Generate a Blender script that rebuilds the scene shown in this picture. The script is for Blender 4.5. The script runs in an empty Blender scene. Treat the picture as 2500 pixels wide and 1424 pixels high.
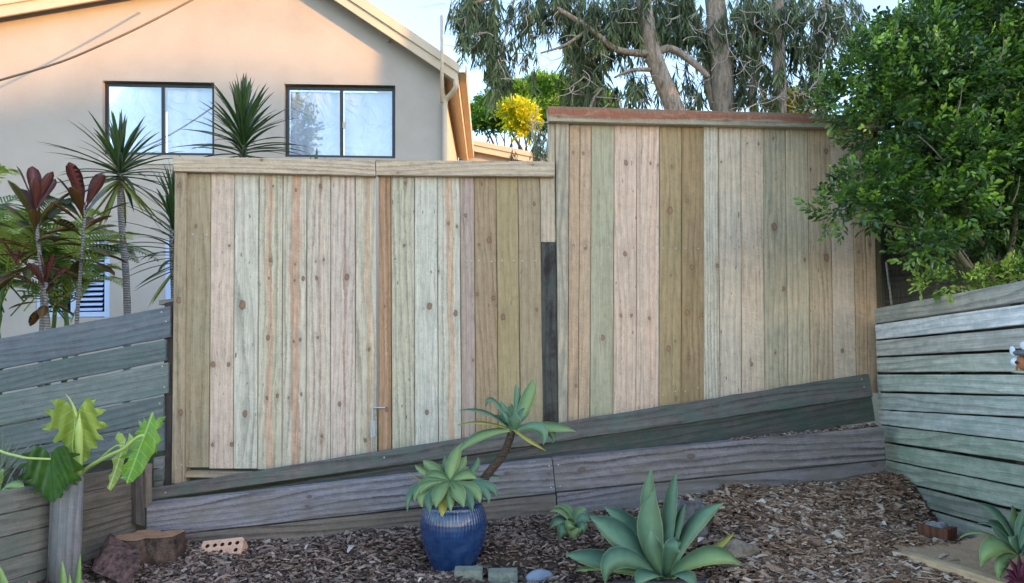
import bpy, math, random
import numpy as np
from mathutils import Vector, Matrix, geometry
R = math.radians
random.seed(7); rng = np.random.default_rng(7)
sc = bpy.context.scene
col = sc.collection

# ------------------------------------------------------------------ camera
FPX = 1805.0                      # focal length in pixels of the 2500 px wide photograph
TILT = R(3.4)
EYE = Vector((0, 0, 1.6))
cam = bpy.data.cameras.new('camera'); camo = bpy.data.objects.new('camera', cam); col.objects.link(camo)
camo.location = EYE; camo.rotation_euler = (R(90) + TILT, 0, 0)
cam.sensor_width = 36; cam.lens = FPX / 2500 * 36; cam.clip_end = 3000; cam.clip_start = .05
sc.camera = camo

# ------------------------------------------------------------------ light
SUN_AZ, SUN_EL = R(63), R(5.5)      # to the right of straight-behind-the-camera; late afternoon
sdir = Vector((math.sin(SUN_AZ) * math.cos(SUN_EL), -math.cos(SUN_AZ) * math.cos(SUN_EL), math.sin(SUN_EL)))
world = bpy.data.worlds.new('World'); sc.world = world; world.use_nodes = True
wn = world.node_tree.nodes; wl = world.node_tree.links; wn.clear()
sky = wn.new('ShaderNodeTexSky'); sky.sky_type = 'NISHITA'; sky.sun_disc = False
sky.sun_elevation = SUN_EL; sky.sun_rotation = math.atan2(sdir.x, sdir.y)
sky.altitude = 20; sky.air_density = 1.0; sky.dust_density = .4; sky.ozone_density = 2.0
bg = wn.new('ShaderNodeBackground'); bg.inputs['Strength'].default_value = .15
wo = wn.new('ShaderNodeOutputWorld')
wl.new(sky.outputs[0], bg.inputs[0]); wl.new(bg.outputs[0], wo.inputs[0])
sl = bpy.data.lights.new('sun', 'SUN'); sl.energy = 1.0; sl.angle = R(.55); sl.color = (1, .55, .18)
so = bpy.data.objects.new('sun', sl); col.objects.link(so)
so.rotation_euler = (-sdir).to_track_quat('-Z', 'Y').to_euler(); so.location = (20, -15, 15)
vs = sc.view_settings
vs.view_transform = 'Standard'; vs.look = 'None'; vs.gamma = 1; vs.exposure = 3.0; vs.use_curve_mapping = False
try:
    vs.use_white_balance = True; vs.white_balance_temperature = 6750; vs.white_balance_tint = 20
except Exception: pass
sc.cycles.max_bounces = 8; sc.cycles.transparent_max_bounces = 12
sc.cycles.caustics_reflective = False; sc.cycles.caustics_refractive = False

# ------------------------------------------------------------------ helpers: picture to place
def ray(px, py):
    x, y, z = (px - 1250) / FPX, 1.0, (712 - py) / FPX
    c, s = math.cos(TILT), math.sin(TILT)
    return Vector((x, c * y - s * z, s * y + c * z))
def at(px, py, Y):
    d = ray(px, py); return EYE + d * (Y / d.y)
class Plane:
    def __init__(s, p, d, flip=False):          # vertical plane through p running along d (plan view)
        s.p = Vector((p[0], p[1], 0)); s.d = Vector((d[0], d[1], 0)).normalized()
        s.n = Vector((s.d.y, -s.d.x, 0))
        if s.n.dot(Vector((0, 0, 0)) - s.p) < 0: s.n = -s.n
    def on(s, px, py, off=0.0):
        d = ray(px, py); t = (s.p + s.n * off - EYE).dot(s.n) / d.dot(s.n); return EYE + d * t
FEN = Plane((-2.11, 4.6), (1, .0922))
HOU = Plane((-4.89, 9.2), (1, .085))
LFT = Plane((-2.1, 4.57), (1, -.01))
LOW = Plane((-2.14, 4.2), (.25, .75))
RGT = Plane((2.42, 4.9), (.0, 1))

def L(c, k=1.0):                                  # sRGB 0-255 to linear
    out = []
    for v in c[:3]:
        v /= 255.0; out.append((v / 12.92 if v <= .04045 else ((v + .055) / 1.055) ** 2.4) * k)
    return (*out, 1.0)

# ------------------------------------------------------------------ helpers: objects
WL = {}                                           # world location of every object built
def put(o, loc, parent=None):
    loc = Vector(loc); WL[o.name] = loc
    if parent: o.parent = parent; o.location = loc - WL[parent.name]
    else: o.location = loc
    col.objects.link(o); return o
def tag(o, label=None, cat=None, group=None, kind=None):
    for k, v in (('label', label), ('category', cat), ('group', group), ('kind', kind)):
        if v: o[k] = v
    return o
def thing(name, label, cat, loc, group=None):
    o = bpy.data.objects.new(name, None); o.empty_display_size = .1
    put(o, loc); return tag(o, label, cat, group)
def mesh(name, verts, faces, mat, parent=None, uv=None, smooth=False, origin=None, tint=None):
    v = np.asarray([tuple(p) for p in verts] if not isinstance(verts, np.ndarray) else verts, dtype=np.float64)
    c = Vector(origin) if origin is not None else Vector(((v.max(0) + v.min(0)) / 2).tolist())
    me = bpy.data.meshes.new(name)
    me.from_pydata((v - np.array(c)).tolist(), [], faces if isinstance(faces, list) else faces.tolist())
    if uv is not None:
        lay = me.uv_layers.new(name='UVMap'); idx = np.empty(len(me.loops), dtype=np.int32)
        me.loops.foreach_get('vertex_index', idx)
        lay.data.foreach_set('uv', np.asarray(uv, dtype=np.float32)[idx].ravel())
    if tint is not None:
        a = me.attributes.new('tint', 'FLOAT', 'POINT'); a.data.foreach_set('value', np.asarray(tint, dtype=np.float32))
    if mat: me.materials.append(mat)
    if smooth: me.polygons.foreach_set('use_smooth', [True] * len(me.polygons))
    me.update()
    o = bpy.data.objects.new(name, me); return put(o, c, parent)

def box_vf(lo, hi):
    x0, y0, z0 = lo; x1, y1, z1 = hi
    v = [(x0, y0, z0), (x1, y0, z0), (x1, y1, z0), (x0, y1, z0), (x0, y0, z1), (x1, y0, z1), (x1, y1, z1), (x0, y1, z1)]
    f = [(0, 3, 2, 1), (4, 5, 6, 7), (0, 1, 5, 4), (1, 2, 6, 5), (2, 3, 7, 6), (3, 0, 4, 7)]
    return v, f
def plank(name, a0, a1, b0, b1, thick, mat, parent=None, n=None, segs=1, jit=0.0, ch=.003, bow=0.0, seed=None, bump_off=None):
    """board with its grain from end a (corners a0,a1) to end b (corners b0,b1); n points to the viewer side"""
    rr = random.Random(seed if seed is not None else hash((round(a0.x, 3), round(a0.z, 3), name)) & 0xffff)
    a0, a1, b0, b1 = map(Vector, (a0, a1, b0, b1))
    V = ((b0 + b1) - (a0 + a1)).normalized()
    if n is None: n = (a1 - a0).cross(b0 - a0).normalized()
    n = Vector(n)
    U = ((a1 - a0) + (b1 - b0)); U = (U - V * U.dot(V)).normalized()
    c = (a0 + a1 + b0 + b1) / 4
    verts, uv, faces = [], [], []
    for i in range(segs + 1):
        t = i / segs
        p0 = a0.lerp(b0, t); p1 = a1.lerp(b1, t)
        if jit and segs > 1:
            p0 = p0 + U * rr.uniform(-jit, jit); p1 = p1 + U * rr.uniform(-jit, jit)
        push = n * (bow * math.sin(math.pi * t))
        p0 = p0 + push; p1 = p1 + push
        for q in (p0 - n * thick, p0 - n * ch, p0 + U * ch, p1 - U * ch, p1 - n * ch, p1 - n * thick):
            verts.append(q); d = q - c
            uv.append((d.dot(U) + d.dot(n), d.dot(V)))
    for i in range(segs):
        for j in range(6):
            k = (j + 1) % 6
            faces.append((i * 6 + j, i * 6 + k, i * 6 + 6 + k, i * 6 + 6 + j))
    faces.append(tuple(range(5, -1, -1))); faces.append(tuple(segs * 6 + j for j in range(6)))
    # orient faces outward
    o = mesh(name, verts, faces, mat, parent, uv)
    fn = o.data.polygons[2].normal
    if fn.dot(n) < 0: o.data.flip_normals()
    o['_c'] = 0
    del o['_c']
    return o, (c, U, V)

def tube(pts, rad, seg=8, caps=True):
    pts = [Vector(p) for p in pts]; n = len(pts)
    if not hasattr(rad, '__len__'): rad = [rad] * n
    verts, faces = [], []
    ref = Vector((0.13, 0.31, .94))
    for i, p in enumerate(pts):
        t = (pts[min(i + 1, n - 1)] - pts[max(i - 1, 0)]).normalized()
        if abs(t.dot(ref)) > .95: ref = Vector((.9, .3, .1))
        u = t.cross(ref).normalized(); w = t.cross(u)
        ref = ref - t * ref.dot(t); ref.normalize()
        for k in range(seg):
            a = 2 * math.pi * k / seg
            verts.append(p + (u * math.cos(a) + w * math.sin(a)) * rad[i])
    for i in range(n - 1):
        for k in range(seg):
            faces.append((i * seg + k, i * seg + (k + 1) % seg, (i + 1) * seg + (k + 1) % seg, (i + 1) * seg + k))
    if caps:
        faces.append(tuple(range(seg - 1, -1, -1))); faces.append(tuple((n - 1) * seg + k for k in range(seg)))
    return verts, faces
def bez(p0, p1, p2, n):
    return [p0 * (1 - t) ** 2 + p1 * (2 * t * (1 - t)) + p2 * t * t for t in [i / n for i in range(n + 1)]]
def smoothpath(pts, n):                            # Catmull-Rom through points
    pts = [Vector(p) for p in pts]; P = [pts[0] * 2 - pts[1]] + pts + [pts[-1] * 2 - pts[-2]]; out = []
    for i in range(1, len(P) - 2):
        for k in range(n):
            t = k / n
            out.append(.5 * ((2 * P[i]) + (P[i + 1] - P[i - 1]) * t + (2 * P[i - 1] - 5 * P[i] + 4 * P[i + 1] - P[i + 2]) * t * t + (3 * P[i] - P[i - 1] - 3 * P[i + 1] + P[i + 2]) * t ** 3))
    out.append(pts[-1]); return out

# ------------------------------------------------------------------ helpers: shader nodes
class NT:
    def __init__(s, name):
        s.m = bpy.data.materials.new(name); s.m.use_nodes = True; s.t = s.m.node_tree; s.t.nodes.clear()
        s.out = s.t.nodes.new('ShaderNodeOutputMaterial')
    def n(s, k): return s.t.nodes.new('ShaderNode' + k)
    def set(s, sock, v):
        if isinstance(v, bpy.types.NodeSocket): s.t.links.new(v, sock)
        elif v is not None:
            try: sock.default_value = v
            except Exception: sock.default_value = (v, v, v) if not hasattr(v, '__len__') else tuple(v)[:len(sock.default_value)]
    def math(s, op, a, b=None, c=None, clamp=False):
        q = s.n('Math'); q.operation = op; q.use_clamp = clamp
        s.set(q.inputs[0], a)
        if b is not None: s.set(q.inputs[1], b)
        if c is not None: s.set(q.inputs[2], c)
        return q.outputs[0]
    def mix(s, f, a, b, mode='MIX'):
        q = s.n('Mix'); q.data_type = 'RGBA'; q.blend_type = mode
        s.set(q.inputs[0], f); s.set(q.inputs[6], a); s.set(q.inputs[7], b); return q.outputs[2]
    def xyz(s, x, y, z=0.0):
        q = s.n('CombineXYZ'); s.set(q.inputs[0], x); s.set(q.inputs[1], y); s.set(q.inputs[2], z); return q.outputs[0]
    def sep(s, v):
        q = s.n('SeparateXYZ'); s.set(q.inputs[0], v); return q.outputs
    def noise(s, vec, scale=1.0, detail=2.0, rough=.5, dist=0.0):
        q = s.n('TexNoise'); q.inputs['Scale'].default_value = scale; q.inputs['Detail'].default_value = detail
        q.inputs['Roughness'].default_value = rough; q.inputs['Distortion'].default_value = dist
        s.set(q.inputs['Vector'], vec); return q.outputs[0]
    def rng(s, v, a, b, c=0.0, d=1.0, smooth=False):
        q = s.n('MapRange'); q.interpolation_type = 'SMOOTHSTEP' if smooth else 'LINEAR'
        s.set(q.inputs[0], v); s.set(q.inputs[1], a); s.set(q.inputs[2], b); s.set(q.inputs[3], c); s.set(q.inputs[4], d)
        return q.outputs[0]
    def ramp(s, f, stops):
        q = s.n('ValToRGB'); e = q.color_ramp.elements
        while len(e) < len(stops): e.new(.5)
        for i, (p, c) in enumerate(stops): e[i].position = p; e[i].color = c
        s.set(q.inputs[0], f); return q.outputs[0]
    def bump(s, h, strength=.3, dist=.01):
        q = s.n('Bump'); q.inputs['Strength'].default_value = strength; q.inputs['Distance'].default_value = dist
        s.set(q.inputs['Height'], h); return q.outputs[0]
    def bsdf(s, color, rough=.7, normal=None, spec=.5, metal=0.0, **kw):
        q = s.n('BsdfPrincipled'); s.set(q.inputs['Base Color'], color); s.set(q.inputs['Roughness'], rough)
        s.set(q.inputs['Metallic'], metal); s.set(q.inputs['Specular IOR Level'], spec)
        if normal is not None: s.set(q.inputs['Normal'], normal)
        for k, v in kw.items(): s.set(q.inputs[k.replace('_', ' ')], v)
        return q.outputs[0]
    def done(s, sh): s.t.links.new(sh, s.out.inputs[0]); return s.m
def plain(name, c, rough=.6, metal=0.0, spec=.5, var=.12, scale=6.0, bump=0.0, k=1.0):
    t = NT(name); g = t.n('TexCoord').outputs['Object']
    no = t.noise(g, scale, 4, .6); cc = L(c, k)
    a = tuple(x * (1 - var) for x in cc[:3]) + (1,); b = tuple(min(1, x * (1 + var)) for x in cc[:3]) + (1,)
    nm = t.bump(t.noise(g, scale * 12, 3, .6), bump, .004) if bump else None
    return t.done(t.bsdf(t.mix(t.rng(no, .3, .7), a, b), rough, nm, spec, metal))

AK = 1.17
def soft(c, f, warm=(1.06, .99, .94)):           # pull a colour towards a warm grey of its own brightness
    m = c[0] * .3 + c[1] * .59 + c[2] * .11
    return tuple(min(255, (x * (1 - f) + m * w * f) * g_) for x, w, g_ in zip(c, warm, (1.025, .99, .995)))
def wood(name, base, dark=None, tone=None, streaks=(), knots=(), seed=0.0, ring=26.0, ringamt=.62, fine=.68, saw=.45,
         blotch=.5, stain=None, stainamt=0.0, stainscale=3.0, rough=.8, spec=.25, specks=.4, bumps=.5, k=AK, desat=.25, knotc=(158, 114, 88), mottle=.55):
    t = NT(name)
    dark = dark or tuple(x * .68 for x in base); tone = tone or tuple(x * .88 for x in base)
    base, dark, tone = soft(base, desat), soft(dark, desat), soft(tone, desat)
    streaks = [(a_, b_, soft(c_, desat * .5), d_ * .9) for a_, b_, c_, d_ in streaks]; knots = [(a_, b_, c_ * random.Random(int(a_ * 9e4) ^ int(b_ * 7e4)).uniform(.62, .95)) for a_, b_, c_ in knots]
    u, v, _ = t.sep(t.n('UVMap').outputs[0])
    wb = t.noise(t.xyz(t.math('MULTIPLY', u, 55), t.math('MULTIPLY', v, 40), seed), 1, 3, .6); wob_ = t.math('MULTIPLY', t.math('SUBTRACT', wb, .5), .016)
    u0, v0 = u, v
    if knots: u = t.math('ADD', u, wob_); v = t.math('SUBTRACT', v, wob_)
    uw = u; kmask = None; krim = None; kdark = None
    for (ku, kv, kr) in knots:
        du = t.math('SUBTRACT', u, ku); dv = t.math('SUBTRACT', v, kv)
        q = t.math('ADD', t.math('POWER', t.math('DIVIDE', du, kr), 2.0), t.math('POWER', t.math('DIVIDE', dv, kr * 1.45), 2.0))
        q2 = t.math('ADD', t.math('POWER', t.math('DIVIDE', du, kr * 2.6), 2.0), t.math('POWER', t.math('DIVIDE', dv, kr * 6), 2.0))
        g2 = t.math('POWER', 2.718, t.math('MULTIPLY', q2, -1.0))
        uw = t.math('SUBTRACT', uw, t.math('MULTIPLY', t.math('MULTIPLY', du, g2), .75))
        core = t.rng(q, 1.15, .75, smooth=True); rim = t.math('MULTIPLY', t.rng(q, 1.9, 1.0, smooth=True), t.rng(q, .45, .9, smooth=True))
        kmask = core if kmask is None else t.math('MAXIMUM', kmask, core)
        krim = rim if krim is None else t.math('MAXIMUM', krim, rim)
        halo = t.math('MULTIPLY', g2, .22)
        kdark = halo if kdark is None else t.math('MAXIMUM', kdark, halo)
    u, v = u0, v0
    sd = seed * 7.31 + 1.7
    low = t.noise(t.xyz(t.math('MULTIPLY', uw, 5.0), t.math('MULTIPLY', v, .8), sd), 1, 2, .5)
    low2 = t.noise(t.xyz(t.math('MULTIPLY', uw, 2.0), t.math('MULTIPLY', v, .35), sd + 9), 1, 1, .5)
    ph = t.math('ADD', t.math('MULTIPLY', uw, ring), t.math('ADD', t.math('MULTIPLY', low, 3.2), t.math('MULTIPLY', low2, 5.0)))
    fr = t.math('FRACT', ph)
    rings = t.math('MULTIPLY', t.rng(fr, .35, .92, smooth=True), t.rng(fr, 1.0, .93))
    amp = t.rng(t.noise(t.xyz(t.math('MULTIPLY', uw, 14), t.math('MULTIPLY', v, .7), sd + 3), 1, 2), .35, .65)
    rings = t.math('MULTIPLY', rings, t.math('MULTIPLY_ADD', amp, .9, .35), clamp=True)
    fin = t.rng(t.noise(t.xyz(t.math('MULTIPLY', uw, 190), t.math('MULTIPLY', v, 3.0), sd), 1, 3, .6), .35, .7)
    blo = t.rng(t.noise(t.xyz(t.math('MULTIPLY', uw, 11), t.math('MULTIPLY', v, 1.8), sd + 5), 1, 4, .6), .33, .67)
    sawn = t.noise(t.xyz(t.math('MULTIPLY', u, 14), t.math('ADD', t.math('MULTIPLY', v, 230), t.math('MULTIPLY', u, 60)), sd), 1, 2, .5)
    c = t.mix(t.math('MULTIPLY', blo, blotch), L(base, k), L(tone, k))
    for (us, w, sc_, amt) in streaks:
        wob = t.math('MULTIPLY', t.math('SUBTRACT', t.noise(t.xyz(0.0, t.math('MULTIPLY', v, 1.7), sd + us * 50), 1, 2), .5), .05)
        dist = t.math('ABSOLUTE', t.math('SUBTRACT', t.math('ADD', uw, wob), us))
        wv = t.math('MULTIPLY', t.rng(t.noise(t.xyz(3.0, t.math('MULTIPLY', v, 1.1), sd + us * 31), 1, 1), .25, .75, .55, 1.25), w)
        m = t.rng(t.math('DIVIDE', dist, wv), 1.12, .8, smooth=True)
        c = t.mix(t.math('MULTIPLY', m, amt), c, L(sc_, k))
    c = t.mix(t.math('MULTIPLY', rings, ringamt), c, L(dark, k))
    c = t.mix(t.math('MULTIPLY', fin, fine * .7), c, L(tuple(x * .74 for x in dark), k))
    c = t.mix(t.math('MULTIPLY', t.rng(sawn, .45, .75), saw * .4), c, L(tuple(min(255, x * 1.13) for x in base), k))
    mo = t.noise(t.xyz(t.math('MULTIPLY', u, 34), t.math('MULTIPLY', v, 13), sd + 4), 1, 4, .65)
    c = t.mix(t.math('MULTIPLY', t.rng(mo, .5, .72), mottle * .55), c, L(tuple(x * .8 for x in dark), k))
    c = t.mix(t.math('MULTIPLY', t.rng(mo, .48, .28), mottle * .4), c, L(tuple(min(255, x * 1.1) for x in base), k))
    if specks:
        sp = t.noise(t.xyz(t.math('MULTIPLY', uw, 75), t.math('MULTIPLY', v, 16), sd + 2), 1, 1)
        c = t.mix(t.math('MULTIPLY', t.rng(sp, .70, .78), specks), c, L((62, 60, 52), k))
    if stain:
        st = t.noise(t.xyz(t.math('MULTIPLY', u, stainscale * 2.2), t.math('MULTIPLY', v, stainscale), sd + 8), 1, 5, .65)
        c = t.mix(t.math('MULTIPLY', t.rng(st, .42, .66, smooth=True), stainamt), c, L(stain, k))
    if knots:
        c = t.mix(kdark, c, L(tuple(x * .62 for x in dark), k))
        kr2 = t.noise(t.xyz(t.math('MULTIPLY', u, 160), t.math('MULTIPLY', v, 120), sd), 1, 2)
        c = t.mix(t.math('MULTIPLY', kmask, .9), c, t.mix(kr2, L(knotc, k), L(tuple(x * .68 for x in knotc), k)))
        c = t.mix(t.math('MULTIPLY', krim, .6), c, L((84, 60, 46), k))
    hgt = t.math('ADD', t.math('MULTIPLY', fin, -.5), t.math('ADD', t.math('MULTIPLY', sawn, .6 * saw), t.math('MULTIPLY', rings, -.4)))
    return t.done(t.bsdf(c, rough, t.bump(hgt, bumps, .004), spec))
# ================================================================== ground and added shading hill
SHADE_HILL = 13.0; N0H = 11.5
def gz(x, y):
    """terrain height: low yard, terrace behind the fence, unseen hillside added far behind the photographer for shade"""
    z = 0.0
    z += .70 * min(1, max(0, (y - 4.75) / .25))
    if y > 14: z -= min(3.0, (y - 14) * .03)
    if x > 2.5: z += .55 * min(1, (x - 2.5) / .3) * min(1, max(0, (y - 3.6) / .5)) * (1 - .9 * min(1, max(0, (y - 4.75) / .25)))
    s = x * math.sin(SUN_AZ) - y * math.cos(SUN_AZ)          # metres towards the sun
    n = x * math.cos(SUN_AZ) + y * math.sin(SUN_AZ)          # metres across that line
    if s > 30:
        k = min(1, (s - 30) / 50); k = k * k * (3 - 2 * k)
        wid = 1 / (1 + math.exp(-(n + 22) / 3)) / (1 + math.exp((n - 42) / 4))
        crest = SHADE_HILL + .25 * math.sin(n * 1.3) + .15 * math.sin(n * 3.1) - 2.4 * min(1, max(0, (n - 8.3) / .9)) * min(1, max(0, (13.6 - n) / 1.2))  # crest of the added hill, notched so low sun reaches the eave
        z += crest * k * wid * (1 if s < 95 else max(0, 1 - (s - 95) / 120))
    return z
def axis(lo, hi, fine):
    a = sorted(set([round(v, 3) for v in fine] + [lo * f for f in (1, .6, .35, .2, .12)] + [hi * f for f in (1, .6, .35, .2, .12)])); return a
xs = axis(-900, 900, [i * 2.5 for i in range(-36, 41)] + [60 + i * 1.25 for i in range(26)] + [2.5, 2.8, 3.2]); ys = axis(-900, 1200, [i * 2.5 for i in range(-36, 24)] + [-48 + i * 1.25 for i in range(30)] + [3.3, 3.6, 4.1, 4.75, 5.0])
gv = [(x, y, gz(x, y)) for y in ys for x in xs]; nx = len(xs)
gf = [(j * nx + i, j * nx + i + 1, (j + 1) * nx + i + 1, (j + 1) * nx + i) for j in range(len(ys) - 1) for i in range(nx - 1)]
t = NT('lawn_soil'); g = t.n('TexCoord').outputs['Object']
gm = t.done(t.bsdf(t.mix(t.rng(t.noise(g, .7, 5, .65), .35, .65), L((72, 78, 40)), L((96, 84, 56))), .95, t.bump(t.noise(g, 40, 4), .5, .02)))
pv, pf = box_vf((-9, -9, -.1), (9, 3.05, .03))  # unseen pale slab added to bounce light onto the fence
tag(mesh('bounce_slab', pv, pf, plain('bounce_concrete', (188, 180, 168), .9, var=.1, scale=1.5, bump=.2)), kind='structure')
tag(mesh('ground', gv, gf, gm, smooth=True, origin=(0, 0, 0)), kind='structure')

# ================================================================== neighbour's house
t = NT('render_wall'); g = t.n('TexCoord').outputs['Object']
cn = t.rng(t.noise(g, 1.1, 5, .6), .3, .7); fn = t.noise(g, 45, 4, .6)
WALLM = t.done(t.bsdf(t.mix(cn, L((186, 178, 172)), L((172, 162, 155))), .9, t.bump(fn, .25, .006), .2))
TRIM = plain('trim_paint', (205, 186, 163), .6, var=.06, scale=3)
ROOFM = plain('roof_metal', (170, 140, 115), .5, var=.1)
FRAME = plain('dark_window_frame', (38, 40, 50), .4, var=.1)
SILLM = plain('sill_paint', (196, 188, 176), .7, var=.06)
BLIND = NT('paper_blind'); _b = BLIND; g = _b.n('TexCoord').outputs['Object']
fold = _b.noise(g, 2.6, 3, .6, 1.2)
BLIND = _b.done(_b.bsdf(_b.mix(_b.rng(fold, .3, .7), L((196, 204, 226)), L((222, 228, 246))), .9, _b.bump(fold, 1.0, .12)))
t = NT('window_glass')
gl = t.n('BsdfGlossy'); gl.inputs['Roughness'].default_value = .015; gl.inputs['Color'].default_value = (.96, .98, 1, 1)
_g = t.n('TexCoord').outputs['Object']; t.set(gl.inputs['Normal'], t.bump(t.noise(_g, 1.3, 1), .06, .05))
tr = t.n('BsdfTransparent'); tr.inputs['Color'].default_value = (.90, .94, 1, 1)
mx = t.n('MixShader'); lw = t.n('Fresnel'); lw.inputs['IOR'].default_value = 2.1
t.set(mx.inputs[0], t.math('MULTIPLY_ADD', lw.outputs[0], 1.0, .14)); t.t.links.new(tr.outputs[0], mx.inputs[1]); t.t.links.new(gl.outputs[0], mx.inputs[2])
GLASS = t.done(mx.outputs[0])

hn = HOU.n
house = thing('rendered_house', 'cream rendered house with gable roof behind the new timber fence', 'house', HOU.on(500, 1040))
outer = [(-420, 1060), (-420, 92), (700, -92), (1084, 165), (1084, 1060)]
W1 = [(250, 197), (523, 202), (523, 380), (250, 377)]
W2 = [(694, 205), (965, 209), (965, 387), (694, 383)]
LV1 = [(88, 560), (268, 572), (268, 775), (88, 775)]
LV2 = [(402, 582), (520, 590), (520, 772), (402, 772)]
loops = [outer, W1, W2, LV1, LV2]
P2 = [[HOU.on(*p) for p in lp] for lp in loops]
flat = [p for lp in P2 for p in lp]
def plan(p): return Vector(((p - HOU.p).dot(HOU.d), p.z, 0))
tris = geometry.tessellate_polygon([[plan(p) for p in lp] for lp in P2])
mesh('wall', flat, [tuple(q) for q in tris], WALLM, house)
# reveals (returns of the wall at each opening)
def reveal(lp, depth, name='wall_reveal'):
    v = [HOU.on(*p) for p in lp] + [HOU.on(*p) - hn * depth for p in lp]
    mesh(name, v, [(i, (i + 1) % 4, 4 + (i + 1) % 4, 4 + i) for i in range(4)], WALLM, house)
for lp in (W1, W2): reveal(lp, .11)
for lp in (LV1, LV2): reveal(lp, .06)
def bar(name, A, B, w, d, mat, parent, up=None, n=hn):
    """rectangular bar from A to B, w wide, d deep towards n"""
    A, B = Vector(A), Vector(B); T = (B - A).normalized(); S = T.cross(n).normalized()
    return plank(name, A - S * w / 2, A + S * w / 2, B - S * w / 2, B + S * w / 2, d, mat, parent, n, ch=.002)[0]
def window(lp, mull):
    o = [HOU.on(*p) - hn * .07 for p in lp]
    c = sum(o, Vector()) / 4
    fr = .045
    e = bpy.data.objects.new('window', None); put(e, c, house)
    ins = .024
    tl, tr_, br, bl = o
    dx = (tr_ - tl).normalized(); dz = Vector((0, 0, 1))
    bar('frame', tl + dz * -ins, tr_ + dz * -ins, fr, .05, FRAME, e); bar('frame', bl + dz * ins, br + dz * ins, fr, .05, FRAME, e)
    bar('frame', tl + dx * ins - dz * .046, bl + dx * ins + dz * .046, fr, .046, FRAME, e); bar('frame', tr_ - dx * ins - dz * .046, br - dx * ins + dz * .046, fr, .046, FRAME, e)
    f = (mull - lp[0][0]) / (lp[1][0] - lp[0][0])
    mt = tl.lerp(tr_, f); mb = bl.lerp(br, f)
    bar('mullion', mt - dz * .047, mb + dz * .047, .042, .043, FRAME, e)
    g0 = tl + dx * .046 - dz * .046; g1 = mt - dx * .0215 - dz * .046; g2 = mb - dx * .0215 + dz * .046; g3 = bl + dx * .046 + dz * .046
    h0 = mt + dx * .0215 - dz * .046; h1 = tr_ - dx * .046 - dz * .046; h2 = br - dx * .046 + dz * .046; h3 = mb + dx * .0215 + dz * .046
    for q in ((g0, g1, g2, g3), (h0, h1, h2, h3)):
        mesh('pane', [p - hn * .012 for p in q], [(0, 1, 2, 3)], GLASS, e)
        # hung sheet behind the glass with soft folds
        vv, ff = [], []
        N, M = 10, 7
        for j in range(M + 1):
            for i in range(N + 1):
                a = q[0].lerp(q[1], i / N); b = q[3].lerp(q[2], i / N)
                p = a.lerp(b, j / M) - hn * (.09 + .02 * math.sin(i * 1.7 + q[0].x * 5) * (.4 + j / M) + .008 * math.sin(j * 2.2 + i))
                vv.append(p)
        for j in range(M):
            for i in range(N): ff.append((j * (N + 1) + i, j * (N + 1) + i + 1, (j + 1) * (N + 1) + i + 1, (j + 1) * (N + 1) + i))
        mesh('blind', vv, ff, BLIND, e, smooth=True)
    return e
w1 = window(W1, 392); w2 = window(W2, 831)
lt = HOU.on(832, 302) - hn * .06
bar('latch', lt + Vector((.03, 0, .04)), lt + Vector((.03, 0, -.04)), .03, .02, TRIM, w2)
# band sill under the first window
bar('sill', HOU.on(240, 391, .02), HOU.on(530, 394, .02), .09, .05, SILLM, house)
# timber louvres painted pale blue
LOUV = plain('pale_blue_paint', (178, 198, 232), .5, var=.05)
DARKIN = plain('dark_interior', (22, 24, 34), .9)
def louvre(lp, splits):
    o = [HOU.on(*p) - hn * .01 for p in lp]; tl, tr_, br, bl = o; c = sum(o, Vector()) / 4
    e = bpy.data.objects.new('louvre_shutter', None); put(e, c, house); dz = Vector((0, 0, 1)); dx = (tr_ - tl).normalized()
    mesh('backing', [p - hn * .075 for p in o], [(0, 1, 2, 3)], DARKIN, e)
    edges = [0] + splits + [1]
    for s in edges:
        off = .035 if s == 0 else (-.035 if s == 1 else 0)
        bar('stile', tl.lerp(tr_, s) + dx * off, bl.lerp(br, s) + dx * off, .068, .03, LOUV, e)
    bar('rail', tl + dx * .07 - dz * .035, tr_ - dx * .07 - dz * .035, .06, .028, LOUV, e)
    bar('rail', bl + dx * .07 + dz * .035, br - dx * .07 + dz * .035, .06, .028, LOUV, e)
    H = (tl.z - bl.z); ns = 15
    for a, b in zip(edges[:-1], edges[1:]):
        for k in range(ns):
            z = bl.z + .07 + (k + .5) * (H - .14) / ns
            A = tl.lerp(tr_, a); B = tl.lerp(tr_, b); A.z = B.z = z
            A = A + dx * .07 - hn * .012; B = B - dx * .07 - hn * .012
            up = Vector((0, 0, .016)) + hn * -.016; 
            v = [A - up, B - up, B + up, A + up]; v += [p - hn * .006 - dz * .004 for p in v]
            mesh('slat', v, [(0, 1, 2, 3), (7, 6, 5, 4), (0, 4, 5, 1), (2, 6, 7, 3), (1, 5, 6, 2), (3, 7, 4, 0)], LOUV, e)
louvre(LV1, [.5]); louvre(LV2, [])
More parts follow.
